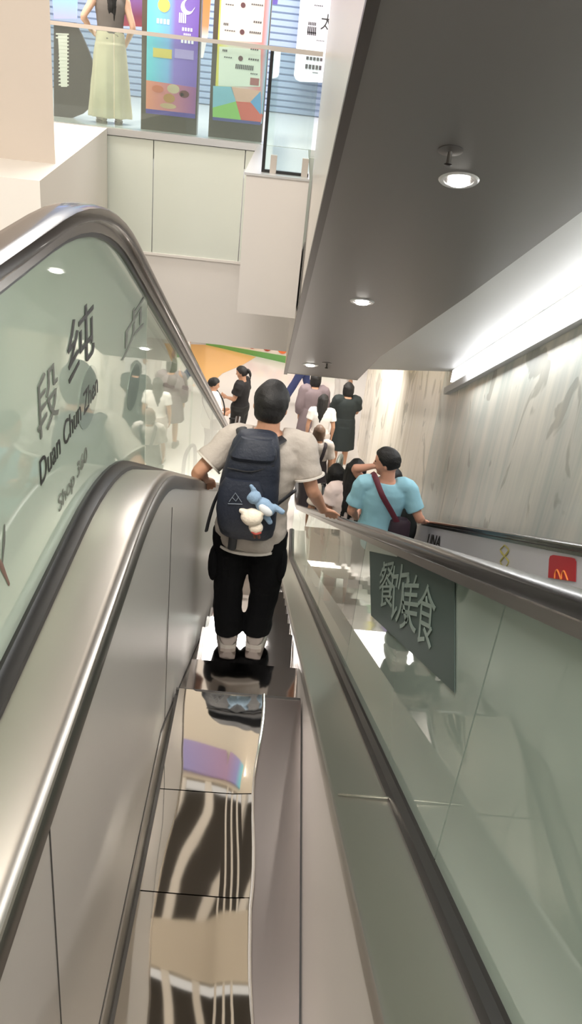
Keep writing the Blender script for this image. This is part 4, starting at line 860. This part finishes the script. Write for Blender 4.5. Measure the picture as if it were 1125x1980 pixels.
# ================================================================== LIGHT
def area(name, loc, rot, sx, sy, power, colr=(1, .95, .88)):
    l = bpy.data.lights.new(name, 'AREA'); l.shape = 'RECTANGLE'; l.size = sx; l.size_y = sy; l.energy = power; l.color = colr
    o = bpy.data.objects.new(name, l); col.objects.link(o); o.location = loc; o.rotation_euler = rot; TOPS.append(o); return o
area('ceiling_area_light', (-1.6, 3.3, ZC-.06), (0,0,0), 2.4, 1.2, 190)
area('ceiling_area_light', (-3.1, 9.6, ZC-.06), (0,0,0), 2.8, 1.2, 330)
area('ceiling_area_light', (-.3, .2, ZC-.06), (0,0,0), 2.4, 2.0, 620)  # fill light added over the landing to brighten the near zone, no fitting modelled
area('ceiling_area_light', (-1.0, 13.6, ZC-.06), (0,0,0), 4, 2, 620, (1,.97,.94))
area('lower_lamp', (1.15, 11.9, ZLC-.03), (0,0,0), .8, 1.4, 70, (1,.95,.89))
for x, y in ((-2.5, 13), (.2, 13.6), (-2.5, 17.5), (.8, 17.5), (3.5, 18)):
    area('lower_lamp', (x, y, ZLC-.03), (0,0,0), 1.6, 1.6, 52, (1,.95,.89))
for (px, py) in ((887,348), (700,583), (600,705)):
    p = soffit_pt(px, py); l = bpy.data.lights.new('downlight_beam', 'SPOT'); l.energy = 25; l.spot_size = math.radians(95); l.spot_blend = .6; l.shadow_soft_size = .04; l.color = (1,.95,.88)
    o = bpy.data.objects.new('downlight_beam', l); col.objects.link(o); o.location = p+nrm*.03; TOPS.append(o)
yy_ = V((0, 1, -S)).normalized(); dd_ = V((.22, -S, -1)).normalized(); dd_ = (dd_-yy_*dd_.dot(yy_)).normalized()
l = area('cove_lamp', (1.70, 3.4, zs(3.4)-.10), (0,0,0), .10, 9, 85, (1,1,1))
l.rotation_euler = Matrix(((yy_.cross(-dd_)), yy_, -dd_)).transposed().to_euler()
w = bpy.data.worlds.new('mall_air'); sc.world = w; w.use_nodes = True
w.node_tree.nodes['Background'].inputs['Color'].default_value = (.95, .93, .9, 1); w.node_tree.nodes['Background'].inputs['Strength'].default_value = .8

# ================================================================== CAMERA
cam = bpy.data.cameras.new('camera'); cam.sensor_fit = 'VERTICAL'; cam.sensor_height = 36; cam.lens = 36*FP/1980; cam.clip_start = .05
co = bpy.data.objects.new('camera', cam); col.objects.link(co)
xax = R0*math.cos(RO)-D0*math.sin(RO); yax = -(R0*math.sin(RO)+D0*math.cos(RO))
co.matrix_world = Matrix((xax, yax, -AXI)).transposed().to_4x4(); co.location = (0, 0, LIFT)
sc.camera = co
for o in TOPS: o.location.z += LIFT
sc.view_settings.view_transform = 'Standard'; sc.view_settings.look = 'None'; sc.view_settings.gamma = 1; sc.view_settings.use_curve_mapping = False
sc.view_settings.exposure = 0.0
sc.cycles.use_denoising = True; sc.cycles.max_bounces = 10; sc.cycles.transparent_max_bounces = 16; sc.cycles.sample_clamp_indirect = 6
